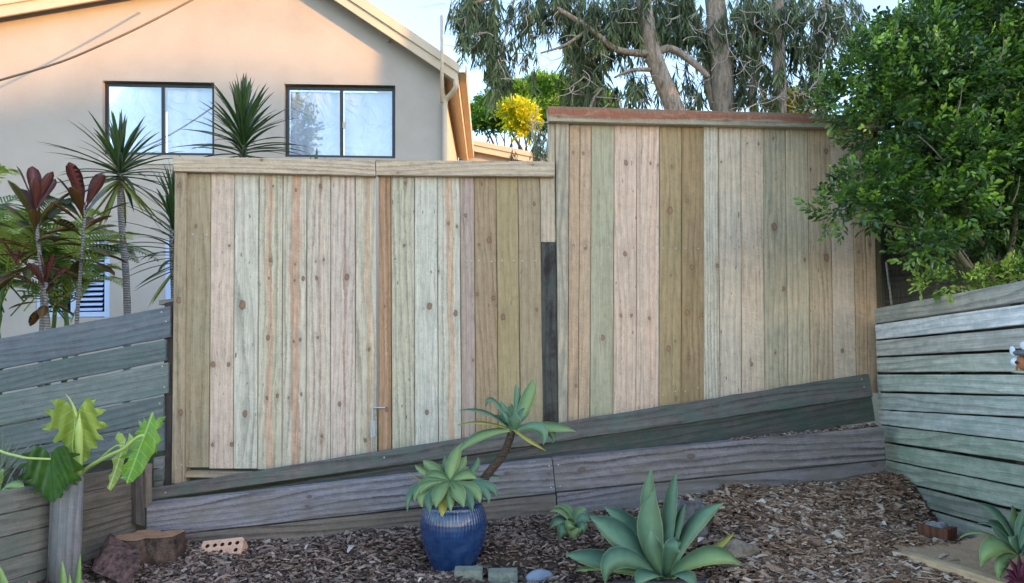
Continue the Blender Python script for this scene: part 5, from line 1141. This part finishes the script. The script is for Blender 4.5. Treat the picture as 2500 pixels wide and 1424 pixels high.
MUR = crownmat('hedge_leaf', [(0, (34, 64, 32)), (.35, (58, 92, 34)), (.62, (104, 144, 46)), (.82, (166, 196, 70)), (1, (206, 220, 104))], .28, .25, .6)
hb_ = thing('hedge_bush', 'big dense glossy green bush overhanging the right board wall', 'bush', (2.9, 4.4, .9))
blobs = [pb(2390, 40, 150, 100, 4.6), pb(2240, 130, 120, 90, 4.5), pb(2120, 190, 90, 75, 4.4), pb(2060, 250, 72, 42, 4.4, .22), pb(2300, 220, 150, 110, 4.3), pb(2460, 220, 120, 150, 4.5), pb(2150, 310, 80, 52, 4.3, .25), pb(2290, 390, 130, 90, 4.2), pb(2440, 400, 120, 120, 4.35),
         pb(2130, 455, 90, 48, 4.15, .22), pb(2062, 515, 66, 42, 4.1, .18), pb(2180, 500, 90, 50, 4.15, .2), pb(2310, 510, 100, 70, 4.1, .25), pb(2262, 605, 62, 40, 3.98, .15), pb(2430, 540, 110, 70, 4.3), pb(2560, 300, 150, 260, 4.4), pb(2150, 110, 60, 50, 4.45, .2), pb(2480, -60, 150, 90, 4.6)]
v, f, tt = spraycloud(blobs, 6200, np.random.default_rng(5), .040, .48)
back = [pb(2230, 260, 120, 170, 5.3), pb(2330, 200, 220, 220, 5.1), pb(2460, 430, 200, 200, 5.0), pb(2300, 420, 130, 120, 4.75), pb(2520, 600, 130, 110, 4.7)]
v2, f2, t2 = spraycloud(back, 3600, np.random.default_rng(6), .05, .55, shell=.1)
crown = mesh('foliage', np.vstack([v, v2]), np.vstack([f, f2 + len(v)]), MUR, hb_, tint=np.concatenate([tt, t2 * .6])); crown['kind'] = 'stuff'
HBK = plain('hedge_bark', (118, 104, 84), .85, var=.25, scale=20, bump=.4)
def limb(pts, r0, r1, mat, par, name='branch', seg=7, n=5):
    q = smoothpath([at(*p) for p in pts], n); v, f = tube(q, [r0 + (r1 - r0) * i / (len(q) - 1) for i in range(len(q))], seg); return mesh(name, v, f, mat, par, smooth=True)
limb([(2392, 720, 4.25), (2375, 670, 4.2), (2340, 620, 4.15), (2310, 560, 4.1), (2290, 500, 4.1)], .022, .010, HBK, hb_, 'trunk')
limb([(2425, 700, 4.3), (2420, 650, 4.28), (2395, 590, 4.25), (2360, 520, 4.2), (2330, 420, 4.2)], .016, .006, HBK, hb_)
limb([(2460, 690, 4.35), (2465, 620, 4.3), (2480, 540, 4.3), (2470, 420, 4.3)], .02, .008, HBK, hb_)
limb([(2340, 620, 4.15), (2260, 570, 4.12), (2160, 545, 4.1), (2080, 530, 4.08)], .009, .003, HBK, hb_)
limb([(2400, 700, 4.3), (2350, 650, 4.2), (2300, 590, 4.1), (2250, 560, 4.05)], .010, .004, HBK, hb_)
for k, (x, y, x2, y2) in enumerate(((2425, 520, 2405, 440), (2432, 525, 2452, 455), (2395, 500, 2370, 420), (2300, 390, 2240, 330), (2440, 150, 2450, 90), (2330, 300, 2350, 200), (2470, 500, 2490, 430), (2380, 660, 2330, 590))):
    limb([(x, y, 4.0), ((x + x2) / 2 + 4, (y + y2) / 2, 3.98), (x2, y2, 3.97)], .005, .002, HBK, hb_, 'twig', 5, 3)
# undergrowth: mesh panel, old boards in the gloom under the bush
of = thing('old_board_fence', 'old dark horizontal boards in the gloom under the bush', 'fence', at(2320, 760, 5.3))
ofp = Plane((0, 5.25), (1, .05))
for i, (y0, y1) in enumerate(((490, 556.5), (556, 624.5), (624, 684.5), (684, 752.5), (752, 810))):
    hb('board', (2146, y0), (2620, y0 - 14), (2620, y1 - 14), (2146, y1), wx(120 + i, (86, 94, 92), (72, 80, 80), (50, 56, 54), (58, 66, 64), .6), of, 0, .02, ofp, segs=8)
plank('post', ofp.on(2141, 790, .05), ofp.on(2160, 790, .05), ofp.on(2141, 470, .05), ofp.on(2160, 470, .05), .08, wx(127, (78, 70, 62)), of, ofp.n, segs=4)
plank('strip', ofp.on(2176, 745, .09), ofp.on(2180, 745, .09), ofp.on(2163, 640, .09), ofp.on(2167, 640, .09), .01, plain('pale_strip', (190, 184, 172)), of, ofp.n)
WIRE = plain('mesh_wire', (70, 74, 74), .5, metal=.6)
v, f = [], []
def wirebar(a, b, r):
    n0 = len(v); q, ff_ = tube([a, b], r, 4); v.extend(q); f.extend([tuple(i + n0 for i in x) for x in ff_])
mpl = Plane((0, 4.98), (1, .02))
for k in range(13): x = 2166 + k * 11.4; wirebar(mpl.on(x, 570), mpl.on(x + 6, 760), .0013)
for k in range(17): y = 572 + k * 11.2; wirebar(mpl.on(2164, y + 3), mpl.on(2306, y - 4), .0013)
tag(mesh('wire_mesh', v, f, WIRE), 'square wire mesh panel beside the tall fence under the bush', 'wire mesh')
# ground cover under the bush
v, f, tt = spraycloud([pb(2330, 690, 90, 22, 4.15, .15), pb(2460, 675, 70, 24, 4.2, .15)], 120, np.random.default_rng(9), .035, .5)
gc = thing('seedlings', 'low pale green seedlings under the bush along the top of the right wall', 'plant', at(2380, 720, 4.2)); o_ = mesh('foliage', v, f, MUR, gc, tint=np.clip(tt + .3, 0, 1)); o_['kind'] = 'stuff'

# ================================================================== gum trees behind the tall panel
BK = NT('gum_bark'); t = BK; g = t.n('TexCoord').outputs['Object']; gx, gy, gz2 = t.sep(g)
n1 = t.noise(t.xyz(t.math('MULTIPLY', gx, 18), t.math('MULTIPLY', gy, 18), t.math('MULTIPLY', gz2, 4)), 1, 6, .7, .6)
BK = t.done(t.bsdf(t.ramp(n1, [(.3, L((96, 80, 68))), (.45, L((150, 132, 116))), (.6, L((178, 162, 146))), (.75, L((196, 184, 170)))]), .9, t.bump(n1, 1, .04), .2))
GL = crownmat('gum_leaf', [(0, (50, 62, 44)), (.4, (78, 94, 60)), (.75, (108, 124, 78)), (1, (154, 162, 108))], .45, .22, .4)
TW = plain('gum_twig', (188, 176, 166), .8)
def hang(masses, r, nspray, per, Y0, yd=.8, ll=(.12, .23)):
    """pendulous sprays: leaves hung along drooping twigs; masses are (px,py,rx,ry,weight)"""
    w = np.array([m[4] * m[2] * m[3] for m in masses], float); pk = r.choice(len(masses), nspray, p=w / w.sum()); s = Y0 / FPX
    V, F, T, tw, twf = [], [], [], [], []; off = 0
    for k in range(nspray):
        m = masses[pk[k]]; a = r.uniform(0, 2 * math.pi); q = math.sqrt(r.random())
        px = m[0] + m[2] * q * math.cos(a); py = m[1] + m[3] * q * math.sin(a) - m[3] * .25
        c = np.array(at(px, py, Y0 + r.uniform(-.45 * yd, 1.5 * yd))); ln = r.uniform(.16, .48) * Y0 / 10; dx = r.normal(0, .16, 2)
        j = np.sort(r.random(per)); pts = c + np.stack([dx[0] * j * ln * 1.3, dx[1] * j * ln * 1.3, -(j ** 1.15) * ln], -1)
        d = unit(np.stack([r.normal(0, .36, per), r.normal(0, .36, per), -np.ones(per)], -1)); l = r.uniform(ll[0], ll[1], per) * Y0 / 10
        nn = unit(r.normal(size=(per, 3)) * np.array([1, 1, .2])); v_, f_ = leafquads(pts, d, nn, l, l * r.uniform(.09, .15, per), .02)
        V.append(v_); F.append(f_ + off); off += len(v_); T.append(np.repeat(np.clip(r.random() * .6 + .4 * r.random(per), 0, 1), 6))
        if k % 2 == 0:
            A = Vector(c + np.array([r.normal(0, .15), r.normal(0, .1), r.uniform(.05, .2)])); B = Vector(c); Cc = Vector(c + np.array([dx[0] * ln * 1.2, dx[1] * ln * 1.2, -ln]))
            tv, tf = tube([A, B, Cc], [.004 * Y0 / 10, .0028 * Y0 / 10, .0012 * Y0 / 10], 3, False); n0 = len(tw); tw.extend(tv); twf.extend([tuple(i + n0 for i in x) for x in tf])
    return np.vstack(V), np.vstack(F), np.concatenate(T), tw, twf
def gum(label, foot, Y0, limbs, masses, seed, nspray, per=20, yd=.8):
    t_ = thing('gum_tree', label, 'tree', at(*foot, Y0), 'gum trees behind the tall panel')
    for i, (pts, r0, r1) in enumerate(limbs): limb([(x, y, Y0 + d_) for x, y, d_ in pts], r0 * Y0 / 10, r1 * Y0 / 10, BK, t_, 'trunk' if i == 0 else 'branch', 10 if i == 0 else 7)
    r = np.random.default_rng(seed); v, f, tt, tw, twf = hang(masses, r, nspray, per, Y0, yd)
    o = mesh('foliage', v, f, GL, t_, tint=tt); o['kind'] = 'stuff'
    o = mesh('twigs', tw, twf, TW, t_); o['kind'] = 'stuff'
    # bare crooked twigs
    bw, bf2 = [], []
    for k in range(110):
        m = masses[r.integers(len(masses))]; px = m[0] + r.uniform(-1, 1) * m[2]; py = m[1] + r.uniform(-.8, 1) * m[3]; pts = []; an = r.uniform(0, 6.28); Yq = Y0 + r.uniform(-yd, yd) * .8
        for q in range(5): pts.append(at(px, py, Yq)); an += r.normal(0, .6); px += 17 * math.cos(an); py += 12 * math.sin(an) + 3
        tv, tf = tube(smoothpath(pts, 2), [.0075 * Y0 / 10 * (1 - .085 * i) for i in range(9)], 4, False); n0 = len(bw); bw.extend(tv); bf2.extend([tuple(i + n0 for i in x) for x in tf])
    o = mesh('bare_twigs', bw, bf2, TW, t_); o['kind'] = 'stuff'
    return t_
gum('leaning gum tree with a flaky pale trunk and weeping leaves to the left', (1690, 420), 15.4, [
    ([(1690, 420, 0), (1668, 320, 0), (1640, 250, 0), (1600, 150, 0), (1578, 60, 0), (1566, -60, .1)], .15, .10),
    ([(1598, 128, 0), (1560, 130, -.1), (1500, 118, -.2), (1440, 70, -.3), (1360, 20, -.3)], .06, .03), ([(1592, 132, 0), (1640, 120, .1), (1700, 160, .1), (1730, 190, .1)], .06, .04),
    ([(1440, 70, -.3), (1380, 110, -.4), (1320, 130, -.5)], .028, .012), ([(1600, 170, 0), (1540, 172, -.2), (1500, 190, -.3)], .035, .014), ([(1566, -40, .1), (1400, -30, 0), (1260, -20, -.1), (1150, 10, -.2)], .06, .025),
    ([(1440, 270, -.3), (1450, 240, -.3), (1470, 215, -.3)], .03, .012), ([(1260, -20, -.1), (1240, 60, -.1), (1225, 130, -.1)], .02, .008)],
    [(1165, 10, 60, 50, 1.2), (1172, 70, 48, 50, 1.2), (1200, 120, 34, 42, 1.2), (1220, 165, 26, 34, 1.3), (1115, -8, 50, 20, .5), (1290, 10, 50, 40, .45), (1275, 80, 36, 60, .3), (1300, 150, 14, 34, .35), (1390, 20, 80, 60, 1.2), (1430, 90, 56, 50, 1.1), (1425, 165, 46, 60, 1.2), (1500, 50, 60, 70, 1.1), (1470, 225, 46, 34, .7), (1560, 30, 60, 70, 1.0), (1540, 200, 30, 50, .3), (1395, 225, 30, 26, .5)], 31, 560)
gum('upright gum tree with a thick mottled trunk in the middle of the group', (1770, 420), 16.2, [
    ([(1772, 430, 0), (1768, 300, 0), (1762, 180, 0), (1752, 60, 0), (1738, -60, 0)], .17, .13), ([(1764, 200, 0), (1740, 120, -.1), (1735, 20, -.1), (1745, -50, -.1)], .07, .05), ([(1745, 265, .1), (1728, 200, .1), (1720, 120, .2), (1690, 10, .2)], .07, .03)],
    [(1640, 30, 70, 70, 1.2), (1700, 80, 70, 60, .8), (1680, 200, 60, 60, .4), (1570, 210, 50, 50, .35), (1780, 60, 50, 80, .6), (1800, 170, 50, 70, .45)], 32, 230)
gum('slim grey gum trunk beside the hedge bush with a curtain of thin leaves', (1905, 420), 15.8, [
    ([(1908, 430, 0), (1906, 300, 0), (1902, 160, 0), (1900, 60, 0), (1896, -60, 0)], .10, .075), ([(1902, 110, 0), (1925, 60, 0), (1970, 30, .1), (2040, 10, .2)], .03, .012), ([(1840, 280, .2), (1836, 210, .2), (1850, 160, .2), (1838, 60, .2), (1820, -40, .2)], .055, .03),
    ([(1902, 90, 0), (1870, 50, -.1), (1840, 60, -.2)], .022, .01), ([(2010, 300, .4), (1996, 180, .4), (2004, 60, .4), (2030, -60, .4)], .07, .04)],
    [(1850, 60, 60, 90, .9), (1860, 190, 60, 80, .6), (1960, 60, 60, 90, .9), (1985, 180, 40, 80, .6), (2050, 40, 60, 60, .8), (1930, 230, 40, 40, .25)], 33, 290)
# ---- low spray drooping by the end of the tall panel
t_ = thing('gum_sapling', 'drooping gum spray beside the left end of the tall panel cap', 'sapling', at(1310, 520, 6.4))
limb([(1330, 520, 6.4), (1322, 400, 6.4), (1300, 330, 6.4), (1306, 300, 6.4), (1340, 300, 6.5)], .010, .004, TW, t_, 'stem')
v, f, tt, tw, twf = hang([(1312, 330, 22, 40, 1), (1320, 370, 22, 26, 1), (1255, 375, 10, 16, .5)], np.random.default_rng(41), 46, 16, 6.4, .15, (.07, .13))
o_ = mesh('foliage', v, f, GL, t_, tint=tt); o_['kind'] = 'stuff'; o_ = mesh('twigs', tw, twf, TW, t_); o_['kind'] = 'stuff'

# ================================================================== sunlit trees far behind
def far_tree(name, label, cat, foot, Y0, blobs, n, sz, mat, seed, limbs, lw=.5):
    t_ = thing(name, label, cat, at(*foot, Y0))
    for pts, r0, r1 in limbs: limb([(x, y, Y0 + d_) for x, y, d_ in pts], r0, r1, plain('far_branch_%d' % seed, (78, 66, 58), .9), t_, 'trunk', 6, 4)
    bl = [pb(x, y, rx, ry, Y0 + d_, rx * Y0 / FPX * .8) for x, y, rx, ry, d_ in blobs]
    v, f, tt = spraycloud(bl, n, np.random.default_rng(seed), sz, lw, shell=.5, upb=.8); o = mesh('crown', v, f, mat, t_, tint=tt); o['kind'] = 'stuff'
FG = crownmat('far_leaf', [(0, (66, 104, 40)), (.5, (104, 152, 58)), (1, (150, 196, 88))], .6, .25, .3)
FY = crownmat('yellow_leaf', [(0, (180, 186, 36)), (.5, (214, 212, 46)), (1, (232, 230, 90))], .6, .3, .3)
far_tree('umbrella_tree', 'dome-shaped sunlit green tree far behind the house', 'tree', (1290, 460), 25, [(1172, 288, 34, 22, 0), (1210, 266, 44, 30, .3), (1262, 246, 55, 32, 0), (1325, 234, 60, 38, .4), (1392, 240, 60, 42, 0), (1195, 298, 46, 16, -.3), (1260, 284, 60, 26, -.5), (1340, 282, 60, 30, 0), (1430, 258, 60, 40, 0)], 7000, .12, FG, 51,
         [([(1200 + 11 * k, 400, 0), (1196 + 12 * k + 6 * (k % 3), 350, 0), (1170 + 17 * k + 9 * (k % 2), 300, 0)], .035, .012) for k in range(9)] +
         [([(1290, 470, 0), (1285, 400, 0), (1265, 350, 0), (1230, 300, 0)], .10, .03), ([(1285, 410, 0), (1310, 350, 0), (1340, 290, 0)], .07, .03), ([(1230, 470, 0), (1215, 380, 0), (1190, 320, 0), (1170, 290, 0)], .06, .02), ([(1225, 420, .2), (1245, 360, .2), (1270, 300, .2)], .04, .02), ([(1180, 420, .2), (1185, 360, .2), (1205, 310, .2)], .04, .02)])
far_tree('yellow_shrub', 'bright yellow sunlit shrub in front of the dome-shaped tree', 'shrub', (1280, 460), 22, [(1264, 284, 36, 26, 0), (1280, 305, 26, 24, 0), (1250, 272, 20, 16, 0)], 420, .13, FY, 52, [([(1290, 470, 0), (1288, 380, 0), (1275, 310, 0)], .04, .02)])
far_tree('yellow_shrub', 'yellow shrub glimpsed low between the gum trunks', 'shrub', (1940, 420), 17, [(1952, 262, 22, 30, 0), (1905, 262, 14, 20, 0)], 160, .12, FY, 53, [([(1940, 430, 0), (1945, 340, 0), (1950, 280, 0)], .03, .02)])
# tree behind the photographer, mirrored in the windows
gt = thing('out_of_frame_tree', 'broad garden tree standing behind the photographer', 'tree', (-4.8, -5, 0))
v, f = tube([Vector((-4.8, -5, z)) for z in (-.2, 2, 4, 6)], [.2, .16, .13, .1], 9); mesh('trunk', v, f, BK, gt, smooth=True)
v, f, tt = spraycloud([(np.array((-4.8, -5, 8.2)), np.array((.9, .9, 1.1)), 1), (np.array((-4.6, -5, 7.2)), np.array((.7, .7, .7)), 1)], 900, np.random.default_rng(61), .12, .5); o_ = mesh('crown', v, f, FG, gt, tint=tt); o_['kind'] = 'stuff'

# ================================================================== small ornament on the right wall
orn = thing('bird_ornament', 'small white-winged bird ornament fixed to the right board wall', 'ornament', RGT.on(2490, 908, .03))
WH = plain('white_enamel', (226, 232, 240), .35, var=.04); GRM = plain('grey_enamel', (96, 100, 106), .4); ORG = plain('orange_wood', (172, 106, 70), .6); BLK = plain('black_dot', (24, 26, 34), .4); PLT = plain('pale_dish', (176, 176, 150), .6)
def oe(name, px, py, rx, rz, mat, off=.06, th=.012, rot=0.0):
    c = RGT.on(px, py, off); s = 3.52 / FPX; vv, ff = [], []
    for j in range(9):
        for i in range(14):
            th_ = math.pi * j / 8; a = 2 * math.pi * i / 14; x, y, z = math.sin(th_) * math.cos(a), math.sin(th_) * math.sin(a), math.cos(th_)
            p = Vector((y * th, x * rx * s * 1.45, z * rz * s)); p = Matrix.Rotation(rot, 3, 'X') @ p; vv.append(c + p)
    for j in range(8):
        for i in range(14): ff.append((j * 14 + i, (j + 1) * 14 + i, (j + 1) * 14 + (i + 1) % 14, j * 14 + (i + 1) % 14))
    mesh(name, vv, ff, mat, orn, smooth=True)
oe('wing', 2472, 857, 7, 12, WH, .07, .006, -.35); oe('wing', 2500, 844, 10, 10, WH, .07, .006); oe('cap', 2496, 862, 18, 8, GRM, .06, .03); oe('head', 2484, 884, 9, 12, WH, .06, .03); oe('eye', 2481, 885, 3, 4, BLK, .088, .004)
oe('body', 2498, 886, 10, 18, ORG, .05, .03); oe('leg', 2482, 901, 2, 6, ORG, .06, .004); oe('dish', 2494, 908, 18, 4, PLT, .05, .04)

# tree added out of frame right; its crown keeps low sun off the gums
shade_tree = thing('out_of_frame_tree', 'unseen tree added far to the right to shade the gums', 'tree', (15, 9.7, 0))
v, f = tube([Vector((15, 9.7, z)) for z in (-.2, 2, 5, 8)], [.2, .16, .13, .1], 9); mesh('trunk', v, f, BK, shade_tree, smooth=True)
v, f, tt = spraycloud([(np.array((14.2, 8.2, 9.2)), np.array((2.0, 2.0, 2.2)), 1), (np.array((15, 9.7, 9.4)), np.array((2.0, 2.4, 2.2)), 1), (np.array((15.6, 11.2, 9.2)), np.array((1.8, 2.0, 2.0)), 1)], 3400, np.random.default_rng(62), .16, .6, shell=.1); o_ = mesh('crown', v, f, FG, shade_tree, tint=tt); o_['kind'] = 'stuff'
